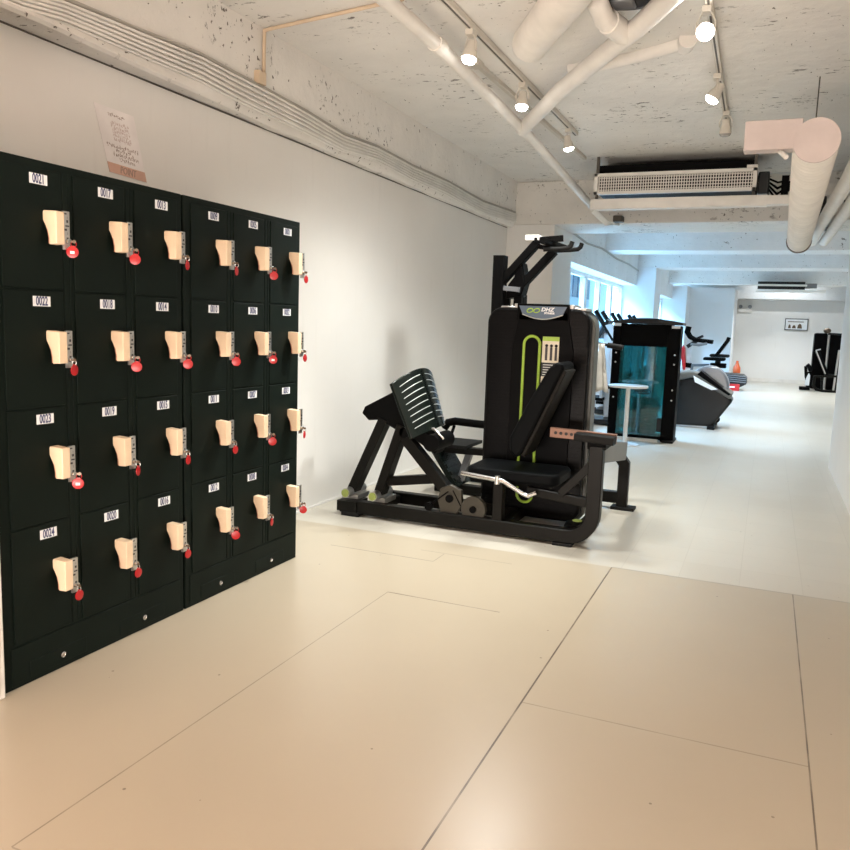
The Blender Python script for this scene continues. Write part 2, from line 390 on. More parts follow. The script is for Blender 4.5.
# long beam over the left wall: ragged lower edge
lb = MB(); rnd = random.Random(3); N = 46
xs = []
for i in range(N+1):
    y = -2.5+i*(8.73+2.5)/N
    t = max(0, min(1, (y-2.2)/1.6)); w = 0.15*(1-t)+0.07*t
    xs.append((y, -2.83+w+rnd.uniform(-0.006, 0.006), 2.402+rnd.uniform(-0.004, 0.006)))
vs = []
for y, xf, zb in xs: vs += [(-3.0, y, 2.402), (xf-0.012, y, zb), (xf, y, zb+0.012), (-2.735, y, zb+0.065), (-2.735, y, ZC), (-3.0, y, ZC)]
fs = [tuple(range(6)), tuple(len(vs)-6+q for q in range(6))]
for i in range(N):
    for q in range(6): fs.append((i*6+q, i*6+(q+1) % 6, (i+1)*6+(q+1) % 6, (i+1)*6+q))
struct('trim_6', lb.add(vs, fs), 'conc')
struct('trim_7', MB().box(-2.832, -2.822, -2.4, 8.7, 2.397, 2.403), 'trackdark')         # dark gap along the top of the wall
struct('trim_8', MB().box(-3.0, 4.0, 8.73, 9.6, 2.43, ZC), 'conc_worn', 0.01)                 # cross beams
struct('trim_9', MB().box(-2.5, 4.0, 11.7, 12.3, 2.43, ZC), 'conc2', 0.01)
struct('trim_10', MB().box(-2.5, 4.0, 14.8, 15.5, 2.43, ZC), 'conc2', 0.01)
struct('trim_11', MB().box(-2.5, 4.0, 19.6, 20.2, 2.43, ZC), 'conc2', 0.01)
struct('trim_12', MB().box(-2.6, 4.0, 22.9, 23.5, 2.23, ZC), 'conc2', 0.01)
struct('trim_13', MB().box(-2.83, -2.27, 1.20, 1.772, 0, 2.2).box(-2.272, -2.262, 1.20, 1.745, 0.02, 2.2), 'white', 0.006)   # white door jamb beside the lockers
struct('baseboard_left', MB().box(-2.83, -2.822, 3.6, 8.73, 0, 0.012), 'wall')
struct('baseboard_back', MB().box(-0.85, 4.0, 23.485, 23.5, 0, 0.10), 'white')
def window(name, y0, y1, n):
    t = MB(); x0, x1 = -2.60, -2.53
    t.box(x0, x1, y0, y1, 0.97, 1.03).box(x0, x1, y0, y1, 2.04, 2.10)
    for i in range(n+1):
        y = y0+(y1-y0)*i/n; w = 0.055 if i % 2 else 0.085
        t.box(x0-0.003, x1+0.003, max(y0, y-w), min(y1, y+w), 0.975, 2.095)
    o = struct(name, t, 'white', 0.004)
    p = MB().box(-2.572, -2.564, y0+0.02, y1-0.02, 1.0, 2.07).build('window_pane', 'glass', o)
    return o
window('window_1', 9.6, 14.8, 5); window('window_2', 15.6, 20.6, 5)

nb = thing('building', 'pale blue-grey building seen outside through the first window', 'building', (-8.0, 29.5, 0))
MB().box(-9.0, -6.6, 27.8, 31.2, 0, 9.0).build('facade', 'lightmetal', nb)
for k in range(4): MB().box(-6.61, -6.55, 28.2+0.75*k, 28.7+0.75*k, 2.4, 5.2).build('facade_window', 'badge', nb)

# ------------------------------------------------------------------ lockers
FX = -2.29
DW, PITCH, DOFF = 0.236, 0.291, 0.045
ROWS = [(1.373, 1.775), (0.969, 1.371), (0.561, 0.967), (0.154, 0.559)]
def lock_meshes():
    """coin lock with a grip: profile stands out from the door"""
    b = MB()
    prof = [(0.002, 0.112), (0.060, 0.108), (0.060, 0.0), (0.026, -0.002), (0.025, 0.02), (0.019, 0.045), (0.004, 0.070), (-0.004, 0.085), (-0.004, 0.104)]
    b.xz([(x, z) for x, z in prof], 0.0, 0.034, 0)
    b.xz([(0.018, 0.0), (0.026, 0.0), (0.025, 0.02), (0.019, 0.045), (0.010, 0.062), (0.006, 0.06), (0.013, 0.044), (0.018, 0.02)], 0.003, 0.04, 1)
    b.box(0.0, 0.048, 0.03, 0.058, 0.01, 0.105, 2)
    b.cyl((0.0, 0.03, 0.09), (0.012, 0.03, 0.09), 0.012, 2)
    return b
def lock_plate_mesh():
    b = MB(); b.box(0.049, 0.057, 0.032, 0.058, -0.016, 0.112, 0)
    for k in range(7): b.box(0.057, 0.0576, 0.036+0.004*((k*3) % 4), 0.046+0.003*((k*5) % 4), 0.101-k*0.0135, 0.106-k*0.0135+0.002*(k % 3), 1)
    b.cyl((0.055, 0.046, 0.012), (0.069, 0.046, 0.012), 0.009, 2, 14)
    return b
def key_thing(num, loc, round_fob, rz):
    st = 'round red tag facing out' if round_fob else 'red tag turned edge-on'
    k = thing('locker_key', f'key with {st} in the lock of locker {num}', 'key', loc, rz, 'keys hanging in the locker locks', local=True)
    MB().box(0.0, 0.026, -0.0012, 0.0012, -0.003, 0.003).cyl((0.020, -0.0013, 0), (0.020, 0.0013, 0), 0.006, 0, 12).build('key_blade', 'brass', k)
    return k
ring_mesh = fob_mesh = None
def fob_parts(k, round_fob, spot):
    p = [V((0.018+0.009*math.cos(t), 0, -0.009+0.009*math.sin(t))) for t in [2*math.pi*i/14 for i in range(14)]]
    MB().tube(p, 0.0013, 0, 6, (0, 1, 0), True).build('key_ring', 'steel' if not round_fob else 'red', k)
    a = MB()
    if round_fob:
        a.lathe([(0.017, -0.002), (0.020, -0.001), (0.020, 0.001), (0.017, 0.002)], (0.014, 0, -0.035), (0, 1, 0), 20, 0)
        a.box(0.010, 0.021, -0.0016, 0.0016, -0.022, -0.014, 0)
        if spot: a.box(0.007, 0.021, -0.0026, 0.0, -0.041, -0.032, 1)
    else:
        a.lathe([(0.016, -0.002), (0.019, -0.001), (0.019, 0.001), (0.016, 0.002)], (0.018, 0, -0.035), (1, 0.25, 0), 20, 0)
        a.box(0.0165, 0.0195, -0.005, 0.005, -0.022, -0.014, 0)
    a.build('key_fob', ['red', 'paper'], k)
LOCKM = LOCKP = None
def cabinet(y0, cols, label, roundset, spotset):
    global LOCKM, LOCKP
    t = thing('locker_cabinet', label, 'locker', (-2.55, y0+0.45, 0), 0, 'locker cabinets against the left wall')
    MB().box(-2.825, FX-0.005, y0+0.002, y0+0.896, 0.0, 1.80).build('carcass', 'locker', t, 0.003)
    for ci, first in enumerate(cols):
        dy = y0+DOFF+PITCH*ci
        if ci < 2: MB().box(FX-0.006, FX-0.0030, dy+DW+0.012, dy+DW+0.030, 0.156, 1.774).box(FX-0.006, FX-0.0030, dy+DW+0.036, dy+DW+0.050, 0.156, 1.774).build('lock_strip', 'locker', t, 0.001)
        for ri, (z0, z1) in enumerate(ROWS):
            num = f'{first+ri:04d}'
            d = MB().box(FX-0.006, FX, dy, dy+DW, z0+0.003, z1-0.003).build('locker_door', 'locker', t, 0.0015)
            py0, pz0 = dy+0.112, z1-0.055
            n = MB().box(FX, FX+0.0012, py0, py0+0.070, pz0, pz0+0.034, 0)
            n.text(num, (FX+0.0013, py0+0.035, pz0+0.0165), (0, 1, 0), (0, 0, 1), 0.043, 1, sx=0.56, bold=0.0008)
            n.build('number_plate', ['plate', 'navy'], d)
            lz = z1-0.248
            if LOCKM is None:
                LOCKM = lock_meshes().build('coin_lock', ['beige', 'beige_edge', 'black'], d, 0.0025)
                LOCKP = lock_plate_mesh().build('lock_face', ['steel', 'ink', 'chrome'], d, 0.0012)
                l, f = LOCKM, LOCKP
                # put the mesh into lock coordinates and move by object location
                for o in (l, f): o.data.transform(Matrix.Translation(ORG[d.name]))
            else:
                l = LOCKM.copy(); f = LOCKP.copy()
                for o in (l, f): COL.objects.link(o); o.parent = d
            for o in (l, f): o.location = V((FX, dy+0.162, lz))-ORG[d.name]
            # key and tag hanging from the lock
            rf = first+ri in roundset
            k = key_thing(num, (FX+0.060, dy+0.162+0.046, lz+0.012), rf, math.radians(35 if rf else random.uniform(-15, 20)))
            fob_parts(k, rf, first+ri in spotset)
    kp = MB().box(FX-0.006, FX-0.001, y0+0.03, y0+0.87, 0.012, 0.148).build('base_panel', 'locker', t, 0.0015)
    for a in (0.10, 0.518):
        MB().box(FX-0.004, FX+0.001, y0+a, y0+a+0.25, 0.022, 0.08).build('base_hatch', 'locker', t, 0.0015)
    for a in (0.24, 0.652):
        MB().lathe([(0.011, 0), (0.011, 0.004), (0.007, 0.006), (0.006, 0.004)], (FX, y0+a, 0.052), (1, 0, 0), 16).build('base_lock', 'chrome', t)
    return t
cabinet(1.785, (21, 17, 13), 'dark green steel locker cabinet with doors 0013 to 0024, nearer the camera', {21, 17, 18, 14, 23}, {21, 23})
cabinet(2.692, (9, 5, 1), 'dark green steel locker cabinet with doors 0001 to 0012, beside the bare white wall', {5, 10, 6, 7, 12, 4}, {6})

# notice on the wall above the lockers
PW = -2.8285
nt_ = thing('notice_poster', 'pinkish paper notice taped askew on the wall above the near lockers', 'poster', (PW, 2.90, 1.929))
C4 = [V((PW, 2.742, 2.221)), V((PW, 2.981, 2.216)), V((PW, 3.061, 1.929)), V((PW, 2.828, 1.938))]
def onp(u, v, d=0.0015):
    return (C4[0].lerp(C4[1], u)).lerp(C4[3].lerp(C4[2], u), v)+V((d, 0, 0))
def pq(mb, u0, u1, v0, v1, m, d): 
    a = [onp(u0, v0, d), onp(u1, v0, d), onp(u1, v1, d), onp(u0, v1, d)]
    mb.add(a+[p-V((0.0008, 0, 0)) for p in a], [(0, 1, 2, 3), (4, 7, 6, 5), (0, 4, 5, 1), (1, 5, 6, 2), (2, 6, 7, 3), (3, 7, 4, 0)], m)
pm = MB(); pq(pm, 0, 1, 0, 1, 0, 0.001); pm.build('paper_sheet', 'paper', nt_)
pm = MB(); pq(pm, 0, 1, 0.845, 1, 0, 0.0018)
ux = (C4[2]-C4[3]).normalized()
pm.text('POINT', onp(0.52, 0.925, 0.002), ux, V((1, 0, 0)).cross(ux), 0.045, 1, sx=0.75); pm.build('paper_band', ['paper_band', 'paper_ink'], nt_)
pm = MB(); r2 = random.Random(4)
def glyphs(v, u0, u1, h, m, dens=1.0):
    u = u0
    while u < u1:
        w = h*0.9
        for _ in range(4):
            a = u+r2.uniform(0, w*0.7); b = v+r2.uniform(-h, h)*0.45
            if r2.random() < 0.5: pq(pm, a, a+w*0.5, b, b+h*0.13, m, 0.0022)
            else: pq(pm, a, a+w*0.13, b-h*0.3, b+h*0.3, m, 0.0022)
        u += w*1.15
glyphs(0.10, 0.30, 0.70, 0.045, 0); 
for k, (a, b) in enumerate(((0.10, 0.90), (0.30, 0.72), (0.22, 0.86), (0.36, 0.76))): glyphs(0.565+k*0.065, a, b, 0.05, 0)
for k in range(5): glyphs(0.22+k*0.06, 0.32, 0.76, 0.05, 1)
pm.build('printed_lines', ['paper_ink', 'paper_faint'], nt_)

# ------------------------------------------------------------------ leg press machine
lp = thing('leg_press_machine', 'black seated leg press with curved footplate and weight tower by the left wall', 'leg press', (-1.6, 4.8, 0))
ry = 4.59
r = MB()
path = [V((-2.57, ry, 0.060)), V((-1.02, ry, 0.060))]+arc((-1.02, ry, 0.21), 0.15, -90, 0, 8)[1:]+[V((-0.87, ry, 0.62))]
r.bar(path, 0.075, 0.085); r.box(-2.585, -2.44, ry-0.05, ry+0.12, 0.03, 0.10); r.build('base_rail', 'frame', lp)
MB().box(-2.55, -2.42, ry-0.055, ry+0.06, 0.0, 0.03).build('rail_foot', 'rubber', lp, 0.004)
MB().box(-1.10, -0.98, ry-0.045, ry+0.045, 0.0, 0.018).build('rail_foot', 'rubber', lp, 0.004)
MB().bar([(-2.50, 5.02, 0.055), (-1.45, 5.02, 0.055)], 0.07, 0.08).build('rear_rail', 'frame', lp)
MB().bar([(-1.45, ry, 0.05), (-1.45, 5.15, 0.05)], 0.06, 0.06, (0, 0, 1)).build('cross_bar', 'frame', lp)
MB().bar([(-2.35, ry, 0.05), (-2.35, 5.05, 0.05)], 0.06, 0.06, (0, 0, 1)).build('cross_bar', 'frame', lp)
# swinging link legs with pivots
for x0, x1, z1, y in ((-2.53, -2.30, 0.66, 4.67), (-2.325, -2.165, 0.63, 4.67)):
    l = MB(); l.bar([(x0, y, 0.15), (x1, y, z1)], 0.10, 0.062); l.build('link_leg', 'frame', lp)
    l = MB(); l.cyl((x0, ry-0.035, 0.15), (x0, y+0.13, 0.15), 0.032); l.box(x0-0.06, x0+0.06, ry+0.03, y+0.12, 0.095, 0.13); l.build('pivot_bearing', 'steel', lp)
    MB().cyl((x0, ry-0.042, 0.15), (x0, ry-0.034, 0.15), 0.026).build('pivot_cap', 'green_cap', lp)
MB().cyl((-2.14, ry+0.03, 0.585), (-2.14, 4.80, 0.585), 0.035).build('pivot_shaft', 'black', lp)
MB().bar([(-2.30, 4.68, 0.235), (-1.90, 4.68, 0.30)], 0.06, 0.06).build('link_bar', 'frame', lp)
MB().bar([(-2.19, 4.66, 0.60), (-1.82, 4.66, 0.215)], 0.07, 0.075).build('lever_arm', 'frame', lp)
MB().prism([(-0.06, -0.10), (0.05, -0.10), (0.085, -0.03), (0.075, 0.06), (0.0, 0.09), (-0.065, 0.06), (-0.085, -0.02)], (-1.79, ry+0.0, 0.195), (1, 0, 0), (0, 0, 1), (0, 0.035, 0)).build('pulley_guard', 'pulley', lp, 0.004)
MB().cyl((-1.79, ry-0.012, 0.195), (-1.79, ry+0.04, 0.195), 0.026).build('pulley_axle', 'black', lp)
pp = MB().lathe([(0.080, 0), (0.084, 0.008), (0.076, 0.018), (0.084, 0.028), (0.080, 0.036)], (-1.625, ry-0.01, 0.145), (0, 1, 0), 32).build('pulley_wheel', 'pulley', lp)
MB().cyl((-1.625, ry-0.022, 0.145), (-1.625, ry+0.03, 0.145), 0.022).build('pulley_hub', 'black', pp)
MB().cyl((-1.93, ry-0.02, 0.128), (-1.93, ry+0.02, 0.128), 0.026).build('cable_end', 'black', lp)
MB().tube([(-1.93, ry, 0.135), (-1.80, ry, 0.24)], 0.005).tube([(-1.77, ry, 0.25), (-1.68, ry, 0.10)], 0.004).build('drive_cable', 'black', lp)
MB().xz([(-2.44, 0.735), (-2.46, 0.69), (-2.41, 0.645), (-2.33, 0.655), (-2.19, 0.59), (-2.05, 0.57), (-2.13, 0.75), (-2.20, 0.865)], 4.63, 4.74).build('swing_plate', 'black', lp, 0.008)
# curved footplate
nu, nv = 12, 10; vs = []; 
def fp(u, v, off=0.0):   # u across (Y), v down
    y = 4.45+0.50*u; bulge = 0.075*(1-(2*u-1)**2)
    top = V((-2.155+0.065*u, y, 0.920+0.035*u)); bot = V((-2.003+0.02*u, y, 0.580+0.035*u))
    n_ = V((0.91, 0, 0.42)); ext = V((-0.42, 0, 0.91))
    return top.lerp(bot, v)+n_*(bulge+off)+ext*(0.045*(1-(2*u-1)**2))*(1-0.9*v)
f_ = MB(); th = -0.022
for side in (0.0, th):
    for i in range(nu+1):
        for j in range(nv+1): vs.append(fp(i/nu, j/nv, side))
nq = (nu+1)*(nv+1); fs = []
for i in range(nu):
    for j in range(nv):
        a = i*(nv+1)+j; fs.append((a, a+1, a+nv+2, a+nv+1)); fs.append((nq+a, nq+a+nv+1, nq+a+nv+2, nq+a+1))
for i in range(nu):
    for j in (0, nv):
        a = i*(nv+1)+j; fs.append((a, a+nv+1, nq+a+nv+1, nq+a))
for j in range(nv):
    for i in (0, nu):
        a = i*(nv+1)+j; fs.append((a, a+1, nq+a+1, nq+a))
f_.add(vs, fs); fpo = f_.build('footplate', 'footplate', lp, 0.004)
g = MB()
for k in range(8):
    for (a, b) in ((0.07, 0.44), (0.56, 0.93)):
        v0 = 0.10+k*0.105
        pts = [fp(a+(b-a)*i/6, v0+0.035*(1-math.sin(math.pi*(a+(b-a)*i/6))), 0.002) for i in range(7)]
        g.tube(pts, 0.0026, 0, 5, (1, 0, 0))
g.build('grip_groove', 'groove', fpo)
MB().tube([fp(0.5, 0.03, 0.002), fp(0.5, 0.5, 0.002), fp(0.5, 0.97, 0.002)], 0.003, 0, 6).build('centre_seam', 'blackg', fpo)
MB().bar([(-2.07, 4.70, 0.60), (-1.90, 4.70, 0.50)], 0.14, 0.09).cyl((-1.93, 4.58, 0.54), (-1.93, 4.86, 0.54), 0.055).build('footplate_hinge', 'black', lp)
MB().tube([(-1.98, 4.62, 0.62), (-1.93, 4.62, 0.63), (-1.86, 4.62, 0.57)], 0.010).build('hinge_lever', 'chrome', lp)
# seat
sp = MB(); sp.prism(rrect(-1.69, -1.09, 4.57, 4.97, 0.07), (0, 0, 0.345), (1, 0, 0), (0, 1, 0), (0, 0, 0.075)); seat = sp.build('seat', 'vinyl', lp, 0.022, 4)
MB().box(-1.62, -1.15, 4.62, 4.92, 0.318, 0.345).build('seat_plate', 'black', lp)
MB().bar([(-1.46, ry, 0.09), (-1.46, ry, 0.36)], 0.065, 0.065, (0, 1, 0)).build('seat_post', 'frame', lp)
for s_, y in ((1, 4.545), (-1, 4.995)):
    h_ = MB(); h_.tube([(-1.70, y, 0.378), (-1.47, y, 0.362), (-1.42, y, 0.355), (-1.30, y, 0.295), (-1.26, y, 0.283), (-1.21, y, 0.31)], 0.015, 0, 12, (0, 1, 0)); h_.build('seat_handle', 'chrome', lp)
    MB().cyl((-1.462, y, 0.335), (-1.462, y, 0.385), 0.017).build('handle_clamp', 'steel', lp)
# backrest
u_ = V((0.262, 0, 0.60)).normalized(); n_ = V((-u_.z, 0, u_.x))
b0 = V((-1.355, 0, 0.485)); sh = MB()
prof = [(0.0, 0.02), (0.02, 0.075), (0.10, 0.115), (0.35, 0.105), (0.59, 0.085), (0.645, 0.06), (0.655, 0.02), (0.63, 0.0), (0.05, 0.0)]
sh.prism(prof, (b0.x, 4.61, b0.z), u_, n_, (0, 0.30, 0)); sh.build('backrest', 'vinyl', lp, 0.022, 4)
sh = MB(); sh.prism([(0.03, -0.02), (0.62, -0.02), (0.62, 0.004), (0.03, 0.004)], (b0.x, 4.635, b0.z), u_, n_, (0, 0.25, 0)); sh.build('backrest_board', 'vinyl_side', lp, 0.004)
MB().bar([(-1.19, 4.73, 0.662), (-0.785, 4.73, 0.652)], 0.032, 0.06).build('adjuster_bar', 'copper', lp)
ho = MB()
for k in range(5): ho.cyl((-1.155+k*0.033, 4.7125, 0.6615-k*0.0008), (-1.155+k*0.033, 4.715, 0.6615-k*0.0008), 0.010)
ho.build('adjuster_holes', 'dark', bpy.data.objects['adjuster_bar'])
MB().bar([(-1.01, ry+0.03, 0.665), (-0.775, ry+0.03, 0.655)], 0.10, 0.045).build('arm_pad', 'rubber', lp, 0.01)
MB().box(-0.93, -0.82, ry-0.01, 4.79, 0.60, 0.645).build('adjuster_sleeve', 'black', lp, 0.005)
MB().bar([(-1.28, ry+0.02, 0.305), (-0.88, ry, 0.275)], 0.06, 0.055).build('seat_strut', 'frame', lp)
MB().bar([(-1.07, ry, 0.315), (-0.88, ry, 0.525)], 0.05, 0.05).build('diagonal_brace', 'frame', lp)
df = MB().lathe([(0.055, 0.0), (0.075, 0.02), (0.08, 0.05), (0.07, 0.075), (0.03, 0.085)], (-0.99, 4.72, 0.04), (0, 0, 1), 24).build('pulley_boss', 'black', lp)
MB().cyl((-0.99, 4.72, 0.125), (-0.99, 4.72, 0.129), 0.030).build('boss_cap', 'green_cap', df)
MB().bar([(-0.99, ry, 0.06), (-0.99, 5.05, 0.06)], 0.05, 0.05, (0, 0, 1)).build('cross_bar', 'frame', lp)
MB().tube([(-0.97, 4.78, 0.07), (-0.90, 4.90, 0.30)], 0.005).build('drive_cable', 'black', lp)
# weight tower
T0, T1, TY = -1.735, -1.045, 5.02
t_ = MB(); t_.xz(rrect(T0, T1, 0.03, 1.425, 0.10, 8), TY, TY+0.30); tower = t_.build('tower_shell', 'shell', lp, 0.018, 3)
MB().xz(rrect(T0-0.015, T1+0.022, 0.02, 1.405, 0.10, 8), TY+0.07, TY+0.20).build('tower_rim', 'rim', lp, 0.006)
MB().xz([(-1.53, 0.20), (-1.16, 0.20), (-1.14, 0.30), (-1.14, 1.15), (-1.19, 1.40), (-1.51, 1.40), (-1.555, 1.15), (-1.555, 0.30)], TY-0.012, TY+0.01).build('front_panel', 'blackg', lp, 0.004)
MB().box(-1.56, -1.16, TY+0.02, TY+0.24, 1.42, 1.452).box(-1.655, -1.56, TY+0.03, TY+0.20, 1.415, 1.435).box(-1.16, -1.08, TY+0.03, TY+0.20, 1.412, 1.432).build('tower_cap', 'steel', lp, 0.006)
MB().box(-1.53, -1.185, TY-0.012, TY+0.03, 1.345, 1.452).build('cap_front', 'blackg', lp, 0.004)
bd = MB(); poly = [(-1.515, 1.438), (-1.198, 1.436), (-1.222, 1.385)]+[(-1.222-0.265*i/8, 1.385-0.030*math.sin(math.pi*i/8)) for i in range(1, 8)]+[(-1.49, 1.385)]
bd.xz(poly, TY-0.018, TY-0.010); badge = bd.build('badge', 'badge', lp)
e_ = MB(); e_.tube([(-1.222-0.268*i/10, TY-0.02, 1.383-0.030*math.sin(math.pi*i/10)) for i in range(11)], 0.0035, 0, 6, (0, 1, 0)); e_.build('badge_edge', 'groove', badge)
e_ = MB()
def loop(cx, cz, a, b, m, r=0.0035, sh_=0.4):
    pts = [(cx+a*math.cos(t)+sh_*b*math.sin(t), TY-0.020, cz+b*math.sin(t)) for t in [2*math.pi*i/16 for i in range(16)]]
    e_.tube(pts, r, m, 6, (0, 1, 0), True)
loop(-1.440, 1.408, 0.019, 0.013, 0); loop(-1.395, 1.408, 0.019, 0.013, 0)
e_.text('DHZ', (-1.325, TY-0.0195, 1.415), (1, 0, 0), (0, 0, 1), 0.034, 1, sx=1.15, bold=0.0012, shear=0.25)
e_.text('FITNESS', (-1.310, TY-0.0195, 1.392), (1, 0, 0), (0, 0, 1), 0.016, 1, sx=1.2, bold=0.0008)
e_.build('badge_logo', ['green', 'plate'], badge)
sl = MB(); ys = TY-0.020
xa, xb, zt, zb = -1.468, -1.362, 1.19, 0.19
pts = [V((xb, ys, zb)), V((xb, ys, zt))]+arc(((xa+xb)/2, ys, zt), (xb-xa)/2, 0, 180, 10)[1:]+[V((xa, ys, zb))]+arc(((xa+xb)/2, ys, zb), (xb-xa)/2, 180, 360, 10)[1:-1]
sl.tube(pts, 0.0095, 0, 8, (0, 1, 0), True); sl.build('slot_trim', 'green', lp)
MB().xz(rrect(xa+0.01, xb-0.01, zb-0.03, zt+0.03, 0.03), TY-0.016, TY-0.008).build('slot_recess', 'blackg', lp)
pc = MB(); pc.xz(rrect(-1.345, -1.235, 0.82, 1.245, 0.008), TY-0.016, TY-0.010, 0)
pc.box(-1.345, -1.235, TY-0.0175, TY-0.012, 1.215, 1.243, 1); pc.box(-1.345, -1.235, TY-0.0175, TY-0.012, 1.075, 1.215, 2)
pc.box(-1.345, -1.235, TY-0.0175, TY-0.012, 0.885, 0.985, 2); pc.box(-1.345, -1.235, TY-0.0175, TY-0.012, 0.845, 0.885, 3)
for k in range(3):
    x = -1.325+k*0.032; pc.ball((x+0.008, TY-0.018, 1.185), 0.010, 0, 1, 8); pc.box(x, x+0.016, TY-0.0185, TY-0.012, 1.09, 1.175, 4)
for k in range(5): pc.box(-1.335, -1.25-0.006*(k % 3), TY-0.0175, TY-0.012, 1.058-k*0.016, 1.063-k*0.016, 5)
for x, z in ((-1.325, 0.945), (-1.275, 0.905)):
    pc.box(x, x+0.03, TY-0.0185, TY-0.012, z-0.004, z+0.004, 4); pc.box(x+0.02, x+0.03, TY-0.0185, TY-0.012, z, z+0.035, 4); pc.ball((x+0.018, TY-0.018, z+0.035), 0.008, 4, 1, 8)
pc.build('instruction_placard', ['charcoal', 'green', 'cream', 'green_cap', 'ink', 'groove'], lp)
for x in (T0+0.012, T1-0.012): MB().box(x-0.004, x+0.004, TY-0.006, TY+0.01, 0.16, 1.18).build('edge_strip', 'frame', lp)
# rear support to the right of the tower
MB().bar([(-0.87, ry, 0.585), (-0.90, 5.75, 0.43)], 0.05, 0.13, (1, 0, 0)).build('rear_beam', 'greymetal', lp)
rs = MB(); rs.bar([(-1.03, 5.75, 0.47), (-0.955, 5.75, 0.43), (-0.885, 5.75, 0.335), (-0.885, 5.75, 0.02)], 0.07, 0.075); rs.build('rear_leg', 'frame', lp)
MB().bar([(-1.10, 5.75, 0.085), (-0.91, 5.75, 0.085)], 0.06, 0.085).build('rear_foot_bar', 'frame', lp)
MB().box(-0.96, -0.79, 5.69, 5.81, 0.0, 0.022).build('rear_foot', 'rubber', lp, 0.004)

# ------------------------------------------------------------------ pull-up machine behind the tower
pu = thing('pull_up_machine', 'black assisted pull-up machine with raised handles behind the leg press tower', 'pull-up machine', (-1.85, 5.8, 0))
MB().bar([(-1.855, 5.6, 0.0), (-1.855, 5.6, 1.81)], 0.10, 0.085, (0, 1, 0)).build('upright', 'black', pu)
MB().bar([(-1.855, 6.15, 0.0), (-1.855, 6.15, 1.55)], 0.10, 0.085, (0, 1, 0)).build('upright', 'black', pu)
MB().bar([(-1.83, 5.6, 1.63), (-1.58, 5.6, 1.905)], 0.07, 0.055).build('top_arm', 'black', pu)
MB().bar([(-1.715, 5.62, 1.57), (-1.46, 5.62, 1.845)], 0.07, 0.055).build('top_arm', 'black', pu)
MB().xz([(-1.80, 1.50), (-1.785, 1.60), (-1.74, 1.66), (-1.73, 1.76), (-1.685, 1.765), (-1.67, 1.70), (-1.655, 1.62), (-1.68, 1.52)], 5.58, 5.72).build('arm_housing', 'blackg', pu, 0.01)
MB().bar([(-1.81, 5.57, 1.575), (-1.69, 5.57, 1.565)], 0.03, 0.035).build('arm_bracket', 'silver', pu)
MB().bar([(-1.80, 5.62, 1.42), (-1.80, 5.62, 1.55)], 0.05, 0.05).bar([(-1.71, 5.62, 1.40), (-1.71, 5.62, 1.56)], 0.06, 0.06).build('guide_post', 'black', pu)
MB().box(-1.665, -1.56, 5.56, 5.68, 1.915, 1.955).build('end_block', 'white', pu, 0.004)
MB().bar([(-1.60, 5.58, 1.915), (-1.40, 5.62, 1.935)], 0.05, 0.04).bar([(-1.63, 5.60, 1.885), (-1.50, 5.62, 1.865), (-1.44, 5.62, 1.855)], 0.05, 0.03).bar([(-1.50, 5.45, 1.90), (-1.47, 5.95, 1.90)], 0.04, 0.04, (0, 0, 1)).build('handle_frame', 'black', pu)
for y, dz in ((5.55, 0), (5.85, 0.02)):
    h_ = MB().tube([(-1.52, y, 1.85+dz), (-1.40, y, 1.855+dz), (-1.345, y, 1.86+dz), (-1.325, y, 1.875+dz), (-1.315, y, 1.905+dz)], 0.016, 0, 10, (0, 1, 0)).build('pull_handle', 'rubber', pu)
MB().tube([(-2.25, 5.6, 0.50), (-2.22, 5.6, 0.545), (-2.16, 5.6, 0.56), (-1.86, 5.6, 0.55)], 0.030, 0, 12, (0, 1, 0)).build('side_handle', 'black', pu)
MB().tube([(-2.16, 5.58, 0.53), (-2.20, 5.58, 0.40)], 0.012).build('handle_stay', 'black', pu)
MB().box(-2.27, -2.02, 5.48, 5.85, 0.37, 0.395).build('knee_platform', 'rubber', pu, 0.004)
MB().bar([(-2.34, 5.6, 0.335), (-1.86, 5.6, 0.345)], 0.08, 0.05).build('platform_arm', 'frame', pu)
st_ = MB(); u2 = V((0.19, 0, -0.27)).normalized(); n2 = V((-u2.z, 0, u2.x))
st_.prism([(0, -0.02), (0.34, -0.02), (0.34, 0.02), (0, 0.02)], (-2.28, 5.45, 0.35), u2, n2, (0, 0.30, 0))
for k in range(5): st_.prism([(0.03+k*0.06, 0.02), (0.06+k*0.06, 0.02), (0.06+k*0.06, 0.028), (0.03+k*0.06, 0.028)], (-2.28, 5.47, 0.35), u2, n2, (0, 0.26, 0))
st_.build('tread_plate', 'footplate', pu)
for y in (5.6, 6.1): MB().bar([(-2.30, y, 0.04), (-1.80, y, 0.04)], 0.08, 0.07).build('base_rail', 'frame', pu)
MB().bar([(-2.12, 5.6, 0.04), (-2.03, 5.6, 0.34)], 0.05, 0.05).build('platform_strut', 'silver', pu)
MB().bar([(-1.855, 5.6, 0.05), (-1.855, 6.15, 0.05)], 0.06, 0.06, (0, 0, 1)).build('cross_bar', 'frame', pu)

# ------------------------------------------------------------------ side table, teal tower, towel
tb = thing('side_table', 'small white pedestal side table in front of the teal weight tower', 'table', (-1.41, 9.06, 0))
MB().lathe([(0.215, 0), (0.22, 0.006), (0.22, 0.022), (0.215, 0.026)], (-1.41, 9.06, 0.655), (0, 0, 1), 36).build('table_top', 'white', tb)
MB().cyl((-1.41, 9.06, 0.012), (-1.41, 9.06, 0.655), 0.024).build('table_leg', 'white', tb)
MB().lathe([(0.16, 0), (0.16, 0.006), (0.03, 0.014)], (-1.41, 9.06, 0), (0, 0, 1), 32).build('table_base', 'white', tb)

